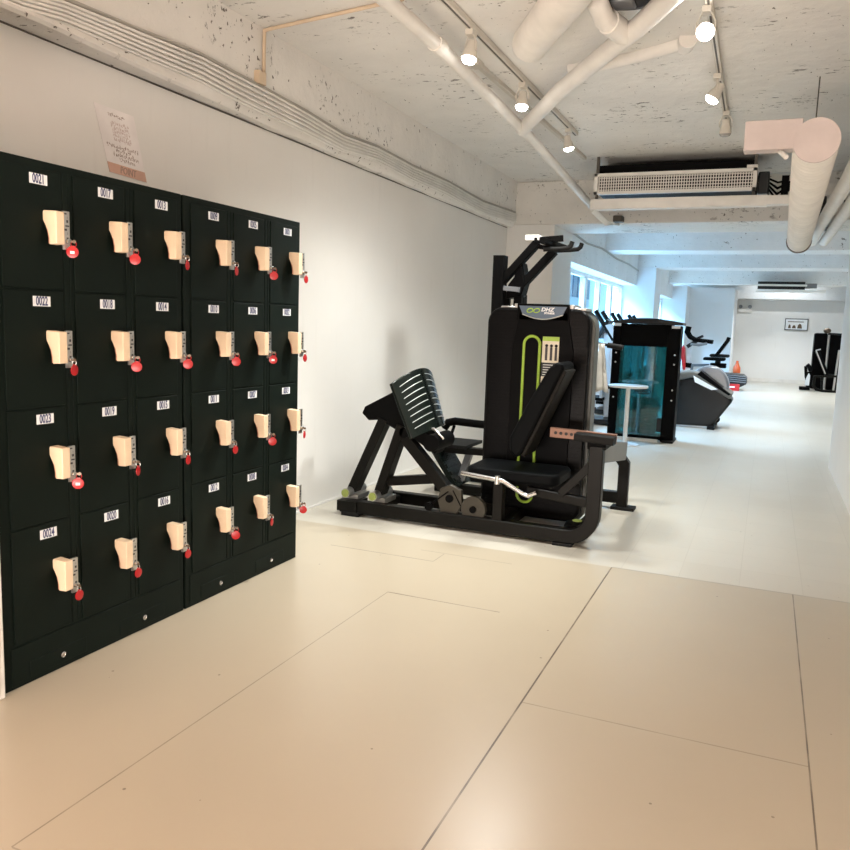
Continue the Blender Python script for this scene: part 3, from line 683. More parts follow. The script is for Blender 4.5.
te = thing('weight_tower', 'tall weight machine casing with translucent teal back panel', 'weight machine', (-1.31, 9.7, 0))
ty = 9.5
MB().box(-1.70, -1.60, ty, ty+0.26, 0.0, 1.385).build('side_post', 'black', te, 0.012)
MB().box(-1.075, -0.925, ty, ty+0.26, 0.0, 1.365).build('side_post', 'black', te, 0.012)
MB().box(-1.60, -1.03, ty+0.01, ty+0.29, 1.115, 1.375).build('header', 'black', te, 0.006)
cp = MB(); top = [(-1.72+0.815*i/12, 1.402+0.045*math.sin(math.pi*i/12)) for i in range(13)]
cp.xz(top+[(-0.905, 1.372), (-1.72, 1.382)], ty-0.03, ty+0.33); cp.build('top_cap', 'charcoal', te, 0.008)
MB().box(-1.69, -1.61, ty-0.005, ty+0.02, 1.345, 1.378).box(-1.03, -0.935, ty-0.005, ty+0.02, 1.335, 1.366).build('cap_bracket', 'plate', te)
MB().box(-1.605, -1.07, ty+0.02, ty+0.032, 0.06, 1.12).build('teal_panel', 'teal', te)
MB().box(-1.605, -1.07, ty+0.28, ty+0.292, 0.06, 1.12).build('rear_panel', 'glass', te)
MB().box(-1.60, -1.03, ty+0.0, ty+0.29, 0.02, 0.06).build('base_sill', 'black', te)
MB().box(-1.66, -1.10, ty-0.03, ty+0.0, 0.0, 0.03).build('base_strip', 'white', te)
ws = MB()
for k in range(9): ws.box(-1.43, -1.15, ty+0.10, ty+0.26, 0.075+k*0.048, 0.118+k*0.048)
ws.build('weight_stack', 'black', te, 0.003)
MB().cyl((-1.36, ty+0.18, 0.5), (-1.36, ty+0.18, 1.15), 0.012).cyl((-1.22, ty+0.18, 0.5), (-1.22, ty+0.18, 1.15), 0.012).build('guide_rod', 'chrome', te)
lg = MB(); lg.tube([(-1.325+0.105*math.copysign(abs(math.cos(t))**0.6, math.cos(t)), ty+0.016, 0.585+0.024*math.copysign(abs(math.sin(t))**0.6, math.sin(t))) for t in [2*math.pi*i/24 for i in range(24)]], 0.005, 0, 6, (0, 1, 0), True)
for k in range(6): lg.box(-1.40+k*0.026, -1.383+k*0.026, ty+0.012, ty+0.02, 0.577, 0.594)
lg.build('panel_logo', 'dark', te)
MB().box(-1.125, -1.07, ty+0.012, ty+0.021, 0.12, 0.28).build('panel_label', 'charcoal', te)
sc_ = MB()
for x in (-1.65, -0.975):
    for z in (0.50, 0.62, 0.92, 1.03): sc_.lathe([(0.011, 0), (0.011, 0.004), (0.006, 0.007)], (x, ty, z), (0, -1, 0), 10)
sc_.build('post_screws', 'chrome', te)
MB().box(-1.05, -0.92, ty-0.06, ty+0.34, 0.0, 0.03).build('base_foot', 'rubber', te, 0.005)

# hanging towel on a short arm of the leg press tower side
tw = MB(); nw = 8
vs = []; 
for i in range(nw+1):
    for j in range(11):
        u = i/nw; v = j/10
        vs.append((-1.215+0.10*u*(0.35+0.65*v)+0.008*math.sin(9*u+3*v), 6.188+0.010*math.sin(12*u+2*v), 1.19-0.36*v-0.05*v*abs(u-0.5)))
fs = [(i*11+j, i*11+j+1, (i+1)*11+j+1, (i+1)*11+j) for i in range(nw) for j in range(10)]
o = tw.add(vs, fs).build('towel', 'cloth'); sm = o.modifiers.new('thick', 'SOLIDIFY'); sm.thickness = 0.012
tag(o, 'pale cloth towel hanging from a bar behind the leg press tower', 'towel')
rk = thing('towel_bar_stand', 'dark post with a short padded bar that carries the pale towel', 'stand', (-1.45, 6.25, 0))
MB().cyl((-1.36, 6.25, 0.02), (-1.36, 6.25, 1.18), 0.025).build('post', 'black', rk)
MB().tube([(-1.36, 6.22, 1.205), (-1.10, 6.22, 1.175)], 0.012, 0, 10, (0, 1, 0)).tube([(-1.15, 6.22, 1.18), (-1.03, 6.22, 1.165)], 0.022, 0, 10, (0, 1, 0)).build('padded_bar', 'rubber', rk)
MB().box(-1.50, -1.22, 6.12, 6.38, 0.0, 0.02).build('base', 'rubber', rk, 0.004)

# ------------------------------------------------------------------ cardio machines by the windows
def climber(x, y, label, first=None, s=1.0):
    if first: return dup(first, (x, y, 0), 0, label)
    c = thing('stair_climber', label, 'exercise machine', (x, y, 0), 0, 'stair climbers by the window', local=True)
    MB().bar([(-0.35, 0, 0.05), (0.40, 0, 0.05)], 0.50, 0.06).build('base', 'charcoal', c)
    for k, yy in enumerate((-0.24, 0.24)):
        MB().bar([(0.30, yy, 0.05), (0.22, yy, 0.80), (0.02, yy, 1.36)], 0.05, 0.09).build('side_frame', 'lightmetal', c)
        MB().tube([(0.10, yy, 1.15), (-0.16, yy, 1.54)], 0.03, 0, 10, (0, 1, 0)).build('hand_grip', 'rubber', c)
        MB().bar([(0.16, yy, 0.95), (0.30, yy, 0.88)], 0.06, 0.05).build('arm_rail', 'lightmetal', c)
    for k in range(4): MB().box(-0.34+0.16*k, -0.16+0.16*k, -0.22, 0.22, 0.16+0.17*k, 0.20+0.17*k).build('step', 'black', c, 0.004)
    for k in range(3): MB().box(-0.20+0.16*k, -0.17+0.16*k, -0.22, 0.22, 0.20+0.17*k, 0.33+0.17*k).build('riser', 'lightmetal', c)
    cs = MB().bar([(-0.12, 0, 1.18), (0.0, 0, 1.42)], 0.34, 0.05).build('console', 'charcoal', c)
    MB().bar([(-0.135, 0, 1.215), (-0.055, 0, 1.375)], 0.26, 0.045).build('screen', 'badge', cs)
    MB().bar([(0.05, 0, 0.10), (-0.02, 0, 1.25)], 0.12, 0.10).build('mast', 'lightmetal', c)
    return c
c1 = climber(-2.00, 10.9, 'pale silver stair climber by the window, nearest behind the teal tower')
climber(-2.02, 12.2, 'pale silver stair climber by the window, middle one of three', c1)
climber(-1.98, 13.5, 'pale silver stair climber by the window, farthest of three before the pier', c1)

el = thing('arc_trainer', 'grey and charcoal cardio machine with rounded angular drive housing', 'exercise machine', (-0.8, 11.5, 0))
MB().xz([(-1.25, 0.02), (-0.60, 0.03), (-0.36, 0.40), (-0.42, 0.46), (-0.86, 0.70), (-1.25, 0.62)], 11.25, 11.75).build('drive_housing', 'charcoal', el, 0.03, 3)
MB().xz([(-1.25, 0.60), (-0.88, 0.69), (-0.40, 0.42), (-0.37, 0.49), (-0.40, 0.51), (-0.80, 0.76), (-0.90, 0.775), (-1.25, 0.72)], 11.20, 11.80).build('top_shroud', 'greymetal', el, 0.02, 3)
MB().xz([(-0.84, 0.735), (-0.42, 0.475), (-0.39, 0.492), (-0.79, 0.785)], 11.19, 11.81).build('dark_stripe', 'blackg', el, 0.006)
MB().xz([(-0.885, 0.715), (-0.86, 0.63), (-0.64, 0.535), (-0.56, 0.55)], 11.185, 11.20).build('painted_highlight', 'plate', el)  # highlight on the housing painted as a pale strip
dm = MB(); dm.xz([(-0.95, 0.66)]+[(-0.70+0.27*math.cos(math.radians(a)), 0.55+0.30*math.sin(math.radians(a))) for a in range(140, -20, -16)]+[(-0.55, 0.45)], 11.45, 11.72); dm.build('flywheel_cover', 'silver', el, 0.03, 3)
MB().box(-0.66, -0.56, 11.15, 11.85, 0.0, 0.05).build('foot_bar', 'rubber', el, 0.008)
MB().bar([(-1.25, 11.3, 0.02), (-0.58, 11.3, 0.025)], 0.05, 0.035).build('base_rail', 'lightmetal', el)
MB().cyl((-0.57, 11.70, 0.09), (-0.57, 11.76, 0.09), 0.045).build('transport_wheel', 'rubber', el)
MB().bar([(-1.22, 11.4, 0.02), (-1.22, 11.6, 0.02)], 0.05, 0.05, (0, 0, 1)).build('rear_foot', 'rubber', el)

bk = thing('upright_bike', 'exercise bike with curved grips on a white mast beyond the grey cardio machine', 'exercise bike', (-1.2, 14.0, 0))
MB().bar([(-1.30, 14.0, 0.30), (-1.27, 14.0, 0.75)], 0.09, 0.09).bar([(-1.27, 14, 0.75), (-1.25, 14, 1.13)], 0.07, 0.07).build('mast', 'plate', bk)
MB().bar([(-1.275, 14.0, 0.70), (-1.268, 14.0, 0.78)], 0.11, 0.11).build('mast_collar', 'black', bk)
for y in (13.86, 14.14):
    MB().tube([(-1.30, y, 1.39), (-1.32, y, 1.30), (-1.27, y, 1.22), (-1.18, y, 1.17), (-1.05, y, 1.16), (-0.90, y, 1.145)], 0.034, 0, 10, (0, 1, 0)).build('handlebar', 'black', bk)
MB().tube([(-1.25, 13.86, 1.20), (-1.25, 14.14, 1.20)], 0.03).bar([(-1.30, 14, 1.05), (-1.15, 14, 1.16)], 0.18, 0.06).build('bar_clamp', 'charcoal', bk)
MB().xz([(-1.34, 0.66), (-1.30, 0.66), (-1.33, 1.02), (-1.37, 1.08), (-1.40, 0.95)], 13.90, 14.10).build('red_shroud', 'redp', bk, 0.01)
MB().xz([(-1.45, 0.10), (-1.10, 0.10), (-1.15, 0.42), (-1.35, 0.50), (-1.45, 0.35)], 13.92, 14.08).build('crank_housing', 'charcoal', bk, 0.02)
MB().bar([(-1.48, 13.75, 0.03), (-1.48, 14.25, 0.03)], 0.06, 0.06, (0, 0, 1)).bar([(-1.05, 13.75, 0.03), (-1.05, 14.25, 0.03)], 0.06, 0.06, (0, 0, 1)).bar([(-1.48, 14, 0.06), (-1.05, 14, 0.06)], 0.06, 0.06).build('base', 'black', bk)

MB().bar([(-1.20, 14.0, 1.17), (-1.06, 14.0, 1.24)], 0.20, 0.04).build('console', 'charcoal', bk)
MB().tube([(-1.24, 13.80, 1.10), (-1.10, 13.80, 1.09), (-0.98, 13.82, 1.12)], 0.024, 0, 10, (0, 1, 0)).build('side_grip', 'silver', bk)
bk.location.x += 0.06

rb = thing('recumbent_bike', 'exercise bike with black padded seat and leaning backrest before the blue-lit partition', 'exercise bike', (-0.75, 14.6, 0))
MB().bar([(-0.80, 14.5, 0.90), (-0.63, 14.5, 1.17), (-0.61, 14.5, 1.23)], 0.34, 0.055).build('backrest', 'vinyl', rb, 0.015)
MB().box(-1.00, -0.64, 14.32, 14.68, 0.825, 0.875).build('seat', 'vinyl', rb, 0.02)
MB().box(-0.90, -0.58, 14.36, 14.64, 0.885, 0.935).build('seat_cushion', 'rubber', rb, 0.02)
MB().bar([(-0.80, 14.5, 0.06), (-0.76, 14.5, 0.83)], 0.08, 0.09).build('seat_post', 'charcoal', rb)
MB().box(-0.88, -0.62, 14.40, 14.60, 0.70, 0.78).build('seat_carriage', 'black', rb, 0.01)
MB().bar([(-1.40, 14.5, 0.05), (-0.60, 14.5, 0.05)], 0.30, 0.09).build('base', 'charcoal', rb)
MB().bar([(-1.20, 14.5, 0.72), (-0.90, 14.5, 0.74)], 0.06, 0.045).bar([(-1.25, 14.5, 0.09), (-1.20, 14.5, 0.74)], 0.09, 0.09).build('front_frame', 'silver', rb)

tm = thing('treadmill', 'low dark ribbed treadmill base with a bright red end near the far wall', 'treadmill', (-0.6, 19.4, 0))
MB().xz([(-1.20, 0.10), (-0.52, 0.06), (-0.36, 0.16), (-0.36, 0.30), (-0.44, 0.36), (-1.20, 0.40)], 19.2, 19.9).build('deck', 'charcoal', tm, 0.02)
rbs = MB()
for k in range(4): rbs.xz([(-1.10, 0.225+0.045*k), (-0.37, 0.185+0.045*k), (-0.37, 0.205+0.045*k), (-1.10, 0.245+0.045*k)], 19.185, 19.20)
rbs.build('side_ribs', 'silver', tm)
MB().box(-0.80, -0.50, 19.16, 19.24, 0.0, 0.155).build('red_end', 'redp', tm, 0.01)
MB().box(-0.74, -0.60, 19.155, 19.162, 0.07, 0.10).build('end_label', 'plate', tm)
MB().box(-1.15, -0.55, 19.25, 19.85, 0.0, 0.07).build('frame_foot', 'rubber', tm)
ob_ = MB().lathe([(0.075, 0), (0.085, 0.02), (0.08, 0.12), (0.045, 0.19), (0.028, 0.25), (0.028, 0.28)], (-0.60, 19.5, 0.392), (0, 0, 1), 18)
o = ob_.build('spray_bottle', 'orange'); tag(o, 'orange-red bottle standing on the dark treadmill base', 'bottle')

# ------------------------------------------------------------------ far machines on the right
fm = thing('leg_extension_machine', 'distant black weight machine with leaning backrest seat and looped base', 'weight machine', (1.2, 20.9, 0))
MB().xz(rrect(1.04, 1.33, 0.03, 1.38, 0.05), 21.1, 21.5).build('tower_shell', 'blackg', fm, 0.02)
MB().ball((1.31, 21.2, 1.44), 0.085, 0, 0.8).build('top_knob', 'brass', fm)
MB().bar([(1.115, 20.9, 0.96), (1.36, 20.9, 0.42)], 0.32, 0.09).build('backrest', 'vinyl', fm, 0.02)
MB().bar([(1.08, 20.72, 0.97), (1.33, 20.72, 0.42)], 0.02, 0.025).bar([(1.08, 20.72, 0.97), (1.18, 20.72, 1.0)], 0.02, 0.025).build('backrest_rail', 'steel', fm)
MB().box(1.32, 1.62, 20.7, 21.05, 0.36, 0.42).build('seat', 'vinyl', fm, 0.02)
MB().tube([(1.10, 20.6, 0.36), (1.09, 20.6, 0.14), (1.16, 20.6, 0.05), (1.30, 20.6, 0.03), (1.65, 20.6, 0.03)], 0.035, 0, 10, (0, 1, 0)).build('base_loop', 'frame', fm)
MB().bar([(1.08, 20.6, 0.36), (1.65, 20.6, 0.39)], 0.05, 0.05).bar([(1.28, 20.6, 0.05), (1.25, 20.6, 0.38)], 0.05, 0.05).build('cross_frame', 'frame', fm)
MB().bar([(1.52, 20.6, 0.05), (1.56, 20.6, 1.0)], 0.04, 0.04).build('guide_rod', 'steel', fm)
fl_ = thing('leg_curl_machine', 'distant low black and white leg machine frame at the foot of the far towers', 'weight machine', (0.95, 20.9, 0))
MB().bar([(0.80, 20.9, 0.05), (1.03, 20.9, 0.05)], 0.30, 0.07).build('base', 'black', fl_)
MB().bar([(0.93, 20.9, 0.62), (0.985, 20.9, 0.56), (1.015, 20.9, 0.47)], 0.30, 0.09).build('leg_pad', 'vinyl', fl_, 0.02)
MB().bar([(0.90, 20.9, 0.58), (0.93, 20.9, 0.33), (1.02, 20.9, 0.08)], 0.06, 0.07).build('swing_arm', 'black', fl_)
MB().xz([(0.91, 0.12), (1.01, 0.12), (1.015, 0.36), (0.98, 0.42), (0.93, 0.30)], 20.82, 20.86).build('white_cover', 'plate', fl_, 0.01)
MB().bar([(0.97, 20.9, 0.38), (1.02, 20.9, 0.46)], 0.05, 0.05).build('link_arm', 'frame', fl_)
MB().bar([(0.99, 20.9, 0.05), (0.99, 20.9, 0.45)], 0.07, 0.09).build('stand', 'black', fl_)
ft = thing('weight_stack_tower', 'distant second black weight tower half hidden by the right wall end', 'weight machine', (1.55, 21.7, 0))
MB().xz(rrect(1.40, 1.80, 0.0, 1.38, 0.04), 21.4, 21.9).build('tower_shell', 'blackg', ft, 0.02)
MB().bar([(1.34, 21.35, 1.37), (1.85, 21.35, 1.36)], 0.06, 0.05).build('top_bar', 'charcoal', ft)
MB().bar([(1.365, 21.38, 0.05), (1.365, 21.38, 1.36)], 0.03, 0.03).build('front_rod', 'steel', ft)

# picture, emergency light, plate on far walls
pf = thing('framed_picture', 'small framed picture of three dark shapes on the far white wall', 'picture', (0.69, 23.48, 1.44))
P0, P1, Q0, Q1 = 0.40, 0.97, 1.44, 1.75
MB().box(P0, P1, 23.475, 23.498, Q0, Q1).build('picture_board', 'plate', pf)
fr = MB(); 
for a in ((P0, P1, Q0, Q0+0.018), (P0, P1, Q1-0.018, Q1), (P0, P0+0.018, Q0, Q1), (P1-0.018, P1, Q0, Q1)): fr.box(a[0], a[1], 23.462, 23.49, a[2], a[3])
fr.build('picture_frame', 'charcoal', pf)
pcs = MB().box(0.47, 0.86, 23.470, 23.476, 1.655, 1.675)
for x, w, h in ((0.52, 0.035, 0.11), (0.63, 0.05, 0.09), (0.77, 0.06, 0.13)):
    pcs.xz([(x-w, Q0+0.05), (x+w, Q0+0.05), (x+w*0.7, Q0+0.05+h*0.7), (x, Q0+0.05+h), (x-w*0.7, Q0+0.05+h*0.7)], 23.470, 23.476)
pcs.build('picture_print', 'brass', pf)
em = thing('emergency_light', 'twin-head emergency light high on the far white wall beside the partition', 'emergency light', (-0.62, 23.45, 1.88))
MB().box(-0.80, -0.46, 23.42, 23.5, 1.88, 2.0).build('housing', 'white', em, 0.01)
for x in (-0.74, -0.53): MB().lathe([(0.03, 0), (0.045, 0.05), (0.05, 0.08)], (x, 23.44, 2.05), (0.2 if x > -0.6 else -0.2, -1, -0.2), 16).build('lamp_head', 'silver', em)
o = MB().box(-1.51, -1.13, 21.485, 21.50, 1.925, 2.03).build('wall_plate', 'wall_blue', None, 0.004); tag(o, 'blank painted plate high on the blue-lit partition', 'plate')

# ------------------------------------------------------------------ ceiling: pipes
def pipe(name, pts, r, label, cat='pipe', m='pipe', joints=(), group=None):
    o = MB().tube(pts, r, 0, 18).build(name, m)
    return tag(o, label, cat, group)
t = thing('ceiling_pipe', 'long white pipe running under the ceiling beside the left spotlight track', 'pipe', (-1.8, 5.0, 2.70))
MB().tube([(-1.73, -2.3, 2.77), (-1.745, 4.0, 2.77), (-1.83, 6.0, 2.77), (-1.835, 8.72, 2.575)], 0.038, 0, 18).build('tube', 'pipe', t)
for y, x in ((4.05, -1.746), (5.95, -1.828)): MB().cyl((x, y-0.05, 2.77), (x, y+0.05, 2.77), 0.044).build('coupling', 'pipe', t)
t = thing('branch_pipe', 'white branch pipe crossing the ceiling diagonally with elbow and upturned stub', 'pipe', (-1.2, 4.8, 2.70))
MB().tube([(-1.83, 5.90, 2.77), (-1.331, 5.047, 2.78), (-0.70, 4.12, 2.79), (-0.50, 3.80, 2.80), (-0.47, 3.55, 2.82), (-0.60, 3.30, 2.86)], 0.05, 0, 18).build('tube', 'pipe', t)
MB().tube([(-0.78, 4.24, 2.785), (-0.86, 4.02, 2.80), (-0.875, 3.93, 2.84), (-0.875, 3.92, 2.90)], 0.05, 0, 18).build('stub', 'pipe', t)
MB().tube([(-0.80, 4.19, 2.786), (-0.845, 4.06, 2.797)], 0.058, 0, 18).build('stub_collar', 'pipe', t)
t = MB().tube([(-1.33, 4.36, 2.84), (-1.10, 3.98, 2.84), (-0.95, 3.74, 2.84), (-0.55, 3.0, 2.84)], 0.10, 0, 24); t.ball((-1.335, 4.37, 2.84), 0.10, 0, 0.9)
tag(t.build('ceiling_duct', 'duct'), 'thick plastered round duct with a blunt rounded end on the ceiling', 'duct')
t = MB().tube([(-1.26, 4.99, 2.89), (-1.0, 4.93, 2.885), (-0.80, 4.84, 2.885), (-0.55, 4.72, 2.89)], 0.04, 0, 14); t.cyl((-0.56, 4.76, 2.885), (-0.53, 4.66, 2.885), 0.05)
tag(t.build('ceiling_conduit', 'pipe'), 'short plastered conduit ridge on the ceiling between the two light tracks', 'pipe')
op = thing('ceiling_opening', 'round dark vent opening in the ceiling framed by the pipes', 'vent', (-0.74, 4.05, 2.86))
MB().lathe([(0.17, 0), (0.17, 0.02), (0.14, 0.022)], (-0.74, 3.98, 2.872), (0, 0, 1), 32).build('vent_rim', 'brass', op)
MB().lathe([(0.13, 0), (0.135, 0.012)], (-0.74, 3.98, 2.866), (0, 0, 1), 32).build('vent_dark', 'dark', op)
MB().box(-0.83, -0.72, 3.98, 4.10, 2.855, 2.875).build('vent_flap', 'silver', op, 0.01)
t = thing('insulated_pipe', 'upper of the two white insulated pipes beside the round duct at right', 'pipe', (0.4, 7.5, 2.3))
MB().tube([(0.415, 3.0, 2.35), (0.41, 6.0, 2.35), (0.37, 8.6, 2.35), (0.37, 9.9, 2.35)], 0.052, 0, 18).build('tube', 'pipe', t)
t = thing('insulated_pipe', 'second white insulated pipe, nearer the right wall beyond the round duct', 'pipe', (0.5, 7.5, 2.3))
MB().tube([(0.53, 3.0, 2.35), (0.525, 6.5, 2.35), (0.49, 9.9, 2.35)], 0.05, 0, 18).build('tube', 'pipe', t)
# round duct at the right
rd = thing('round_duct', 'large white corrugated round duct hanging under the ceiling at right', 'duct', (0.17, 6.4, 2.13))
A_, B_ = V((0.142, 4.42, 2.265)), V((0.20, 8.45, 2.205)); L_ = (B_-A_).length; prof = [(0.104, 0)]
k = 0.03
while k < L_-0.1:
    prof += [(0.101, k), (0.108, k+0.014), (0.101, k+0.026)]; k += 0.075 if k < 1.8 else 0.12
prof += [(0.104, L_)]
MB().lathe(prof, A_, B_-A_, 32).build('duct_tube', 'duct', rd)
MB().lathe([(0.108, -0.006), (0.108, 0.006)], A_, B_-A_, 32).build('end_cap', 'pink', rd)
MB().lathe([(0.112, L_-0.02), (0.115, L_+0.02), (0.10, L_+0.05), (0.06, L_+0.06)], A_, B_-A_, 32).build('far_collar', 'brass', rd)
MB().cyl((0.165, 5.60, 2.33), (0.165, 5.60, ZC), 0.004).build('hanger_rod', 'trackdark', rd)
MB().cyl((0.19, 7.6, 2.30), (0.19, 7.6, ZC), 0.004).build('hanger_rod', 'trackdark', rd)
bx = MB().box(-0.195, 0.075, 4.46, 4.56, 2.24, 2.385).build('side_duct', 'pink', rd, 0.004)
MB().cyl((-0.02, 4.5, 2.235), (0.01, 4.44, 2.195), 0.012).build('drain_stub', 'pipe', rd)

# ------------------------------------------------------------------ air conditioners
ac = thing('air_conditioner', 'wide ceiling air conditioner with white grille before the first beam', 'air conditioner', (-0.9, 7.9, 2.54))
ay = 7.58
MB().box(-1.60, -0.21, ay+0.05, 8.45, 2.565, 2.825).build('body', 'black', ac, 0.006)
fr = MB()
for a in ((-1.62, -0.20, 2.55, 2.578), (-1.62, -0.20, 2.712, 2.74), (-1.62, -1.585, 2.55, 2.74), (-0.235, -0.20, 2.55, 2.74)): fr.box(a[0], a[1], ay-0.02, ay+0.03, a[2], a[3])
fr.build('grille_frame', 'white', ac, 0.002)
gr = MB()
for k in range(60): x = -1.585+1.35*(k+0.5)/60; gr.box(x-0.004, x+0.004, ay-0.008, ay+0.004, 2.575, 2.715)
for k in range(5): z = 2.578+0.134*(k+0.5)/5; gr.box(-1.59, -0.23, ay-0.003, ay+0.008, z-0.003, z+0.003)
gr.build('grille', 'white', ac)
for x in (-1.60, -0.22):
    MB().box(x-0.012, x+0.012, ay+0.02, ay+0.05, 2.52, ZC).build('hanger_strap', 'trackdark', ac)
MB().box(-0.19, -0.10, ay+0.06, 8.2, 2.53, 2.72).build('side_box', 'charcoal', ac, 0.01)
MB().box(-0.29, -0.20, ay, ay+0.15, 2.745, 2.77).build('top_bracket', 'white', ac)
cb = MB()
for k in range(4): cb.tube([(-0.10, 7.8, 2.68-0.03*k), (-0.03, 7.75, 2.64-0.05*k), (0.03+0.02*k, 7.8, 2.66-0.02*k), (0.14, 7.9, 2.63)], 0.009, 0, 8)
cb.box(0.0, 0.06, 7.75, 7.85, 2.52, 2.70).cyl((0.06, 7.8, 2.62), (0.20, 7.8, 2.62), 0.04)
cb.build('pipe_connections', 'black', ac)
tr = thing('drain_tray', 'long white metal channel under the air conditioner grille', 'cable tray', (-0.8, 7.53, 2.40))
MB().box(-1.63, -0.10, 7.50, 7.60, 2.405, 2.50).build('channel', 'white', tr, 0.005)
MB().box(-0.60, 0.09, 7.49, 7.61, 2.415, 2.492).build('channel_sleeve', 'white', tr, 0.005)
MB().bar([(-1.615, 7.55, 2.41), (-1.55, 7.9, 2.33), (-1.57, 8.6, 2.40)], 0.03, 0.05).build('bent_bracket', 'white', tr)
MB().box(-1.62, -1.52, 8.60, 8.73, 2.435, 2.50).build('end_clamp', 'trackdark', tr, 0.01)
a2 = thing('air_conditioner', 'distant slim ceiling air conditioner under the far beam', 'air conditioner', (0.2, 19.4, 2.3))
MB().box(-0.30, 0.66, 19.2, 19.58, 2.30, 2.47).build('body', 'charcoal', a2)
MB().box(-0.33, 0.70, 19.14, 19.22, 2.37, 2.41).box(-0.33, 1.08, 19.13, 19.25, 2.235, 2.30).build('grille_frame', 'white', a2, 0.005)
MB().box(0.66, 0.90, 19.25, 19.5, 2.34, 2.44).build('side_box', 'silver', a2)
# valves and pipes behind the round duct
vp = thing('pipe_manifold', 'grey valve and pipe cluster behind the round duct by the beam', 'pipe', (0.45, 8.3, 2.4))
MB().box(0.28, 0.62, 8.2, 8.26, 2.64, 2.70).build('bracket', 'white', vp, 0.004)
MB().tube([(0.34, 8.25, 2.64), (0.44, 8.25, 2.62), (0.50, 8.25, 2.57), (0.50, 8.25, 2.46), (0.40, 8.25, 2.455)], 0.04, 0, 14, (0, 1, 0)).build('bent_pipe', 'pipe', vp)
MB().box(0.30, 0.40, 8.3, 8.45, 2.42, 2.60).box(0.50, 0.64, 8.3, 8.45, 2.48, 2.56).build('valve_box', 'charcoal', vp, 0.01)

# ------------------------------------------------------------------ spotlight tracks
def track(name, x0, y0, x1, y1, label, w=0.035):
    t = thing(name, label, 'light track', ((x0+x1)/2, (y0+y1)/2, 2.86), 0)
    MB().bar([(x0, y0, 2.882), (x1, y1, 2.882)], w, 0.034, (1, 0, 0)).build('rail', 'track', t)
    MB().bar([(x0, y0+0.02, 2.864), (x1, y1-0.02, 2.864)], 0.010, 0.003, (1, 0, 0)).build('slot', 'trackdark', t)
    return t
track('light_track', -1.605, 1.0, -1.585, 6.60, 'longer light track on the ceiling carrying three lit spotlights in a row')
track('light_track', -0.375, 2.4, -0.418, 6.78, 'light track at the right of the ceiling ending near the corrugated duct')
t = thing('ceiling_raceway', 'pale cable raceway on the ceiling between the white pipe and left track', 'raceway', (-1.75, 6.3, 2.87))
MB().bar([(-1.775, 4.75, 2.885), (-1.72, 7.56, 2.885)], 0.032, 0.03, (1, 0, 0)).build('rail', 'track', t)
MB().box(-1.81, -1.745, 4.68, 4.78, 2.865, ZC).build('end_box', 'track', t, 0.004)
def spot(loc, aim, state, label, power, cone=106):
    d = (V(aim)-V(loc)).normalized(); p = V(loc)
    s = thing('track_spotlight', label, 'spotlight', loc, 0, 'spotlights on the ceiling tracks')
    MB().box(p.x-0.022, p.x+0.022, p.y-0.035, p.y+0.035, 2.835, 2.865).build('track_adapter', 'track', s, 0.003)
    side = d.cross(V((0, 0, 1)))
    side = side.normalized() if side.length > 1e-3 else V((1, 0, 0))
    yk = MB(); 
    pts = [p+side*0.042+d*0.0, p+side*0.044+V((0, 0, 0.035)), p+side*0.024+V((0, 0, 0.075)), V((p.x, p.y, 2.84)), p-side*0.024+V((0, 0, 0.075)), p-side*0.044+V((0, 0, 0.035)), p-side*0.042+d*0.0]
    yk.tube(pts, 0.004, 0, 8, tuple(d.cross(side))); yk.build('yoke', 'track', s)
    MB().lathe([(0.020, -0.055), (0.026, -0.05), (0.028, -0.015), (0.036, 0.0), (0.042, 0.035), (0.043, 0.042), (0.040, 0.043)], p, d, 24).build('lamp_body', 'track', s)
    MB().lathe([(0.040, 0.038), (0.040, 0.048), (0.032, 0.060), (0.015, 0.066)], p, d, 24).build('lens', {'on': 'lens', 'hot': 'lens_hot', 'off': 'lens_off'}[state], s)
    if power:
        l = lamp('SPOT', p+d*0.09, p+d*2, power, NEUT, spot=cone, blend=1.0, name='spot_beam', radius=0.11)
        l.parent = s; l.location = V(l.location)-p
    return s
spot((-1.598, 4.15, 2.76), (-1.85, 3.65, 0.0), 'on', 'lit white track spotlight nearest the camera on the left track', 170, 82)
spot((-1.597, 5.12, 2.76), (-1.6, 4.6, 0.0), 'on', 'lit white track spotlight in the middle of the left track', 85, 128)
spot((-1.59, 6.36, 2.76), (-1.1, 6.7, 0.0), 'on', 'lit white track spotlight farthest along the left track', 150)
spot((-0.40, 4.20, 2.76), (-0.25, 1.6, 1.3), 'hot', 'glaring white track spotlight, brightest on the right track', 14)
spot((-0.413, 5.27, 2.76), (-1.9, 5.0, 0.2), 'on', 'lit white track spotlight below the glaring one on the right track', 105, 110)
spot((-0.40, 6.15, 2.76), (-0.4, 6.6, 0.0), 'off', 'unlit track spotlight at the far end of the right track', 0)

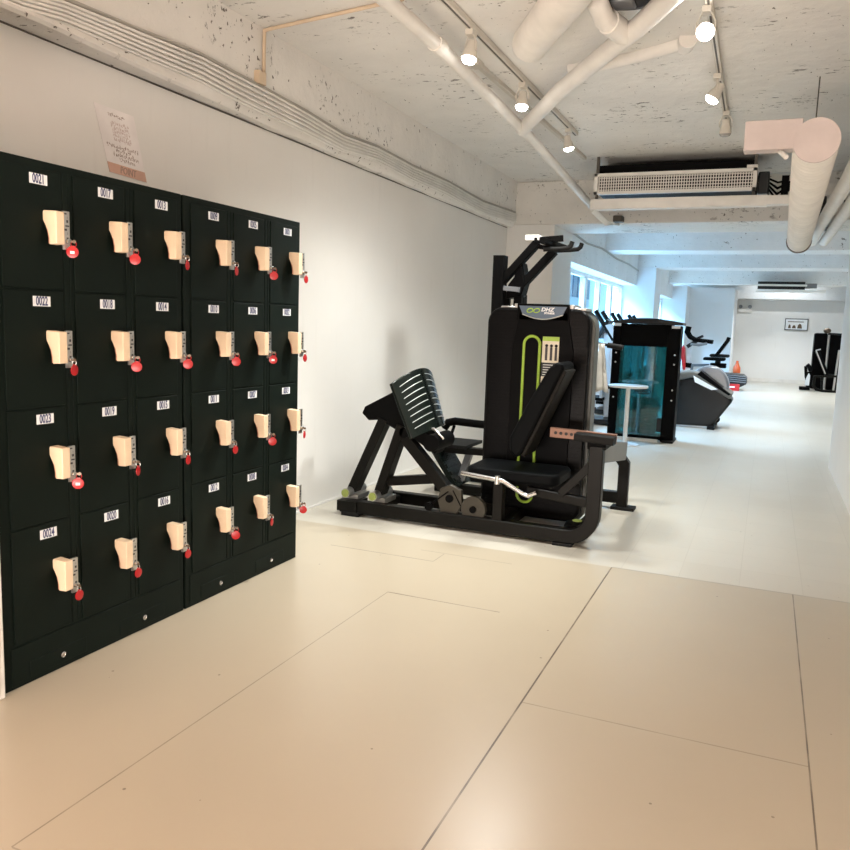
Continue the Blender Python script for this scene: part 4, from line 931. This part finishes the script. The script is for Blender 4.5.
# ------------------------------------------------------------------ cables along the beam
path = [(1.6, 2.45), (2.295, 2.468), (2.48, 2.492), (2.69, 2.500), (2.92, 2.508), (3.33, 2.530), (3.61, 2.522), (3.93, 2.517), (4.31, 2.508), (4.75, 2.482), (5.25, 2.502), (5.89, 2.480), (6.63, 2.490), (7.56, 2.468), (8.2, 2.486), (8.66, 2.50)]
rc = random.Random(11)
def cable_pts(k, n):
    """two layers of cables that sway together and never quite touch"""
    lay, row = k % 2, k//2
    ph, am = rc.uniform(0, 6), rc.uniform(0.0003, 0.0008); pts = []
    for i, (y, z) in enumerate(path):
        nxt = path[min(i+1, len(path)-1)]
        for q in range(3 if i < len(path)-1 else 1):
            yy = y+(nxt[0]-y)*q/3; zz = z+(nxt[1]-z)*q/3
            spread = 0.0175*(1+0.12*math.sin(yy*2.3))
            x = -2.735+0.011+lay*0.018+0.003*math.sin(yy*5)
            pts.append((x, yy, zz-0.006-(4-row)*0.004*(1+math.sin(yy*1.9))+(row-2)*spread+lay*spread*0.45+am*math.sin(yy*6+ph)))
    return pts
for k in range(10):
    o = MB().tube(cable_pts(k, 10), 0.0066, 0, 8, (1, 0, 0)).build('cable', 'cable')
    tag(o, 'white cable in the drooping bundle along the left concrete beam', 'cable', 'white cables along the left beam')
pts = [(-2.7235, y, z+0.030) for x, y, z in cable_pts(8, 10)]
tag(MB().tube(pts, 0.010, 0, 8, (1, 0, 0)).build('cable', 'cable_grey'), 'thicker grey cable along the top of the white cable bundle', 'cable')
wp = [(-2.272, 9.6, 2.44), (-2.272, 10.4, 2.40), (-2.268, 11.4, 2.43), (-2.268, 12.6, 2.39), (-2.268, 13.7, 2.40), (-2.268, 14.78, 2.37)]
tag(MB().tube(wp, 0.014, 0, 8).build('cable', 'cable_grey'), 'single sagging cable along the beam above the first window', 'cable')
jb = thing('junction_box', 'small beige junction box with thin conduit rising up the left beam', 'junction box', (-2.72, 3.84, 2.585))
MB().box(-2.735, -2.70, 3.79, 3.86, 2.585, 2.655).build('box', 'conduit', jb, 0.004)
MB().tube([(-2.722, 3.865, 2.64), (-2.722, 3.868, 2.885), (-2.70, 3.868, 2.888), (-1.80, 3.72, 2.888)], 0.010, 0, 8, (0, 1, 0)).build('conduit', 'conduit', jb)
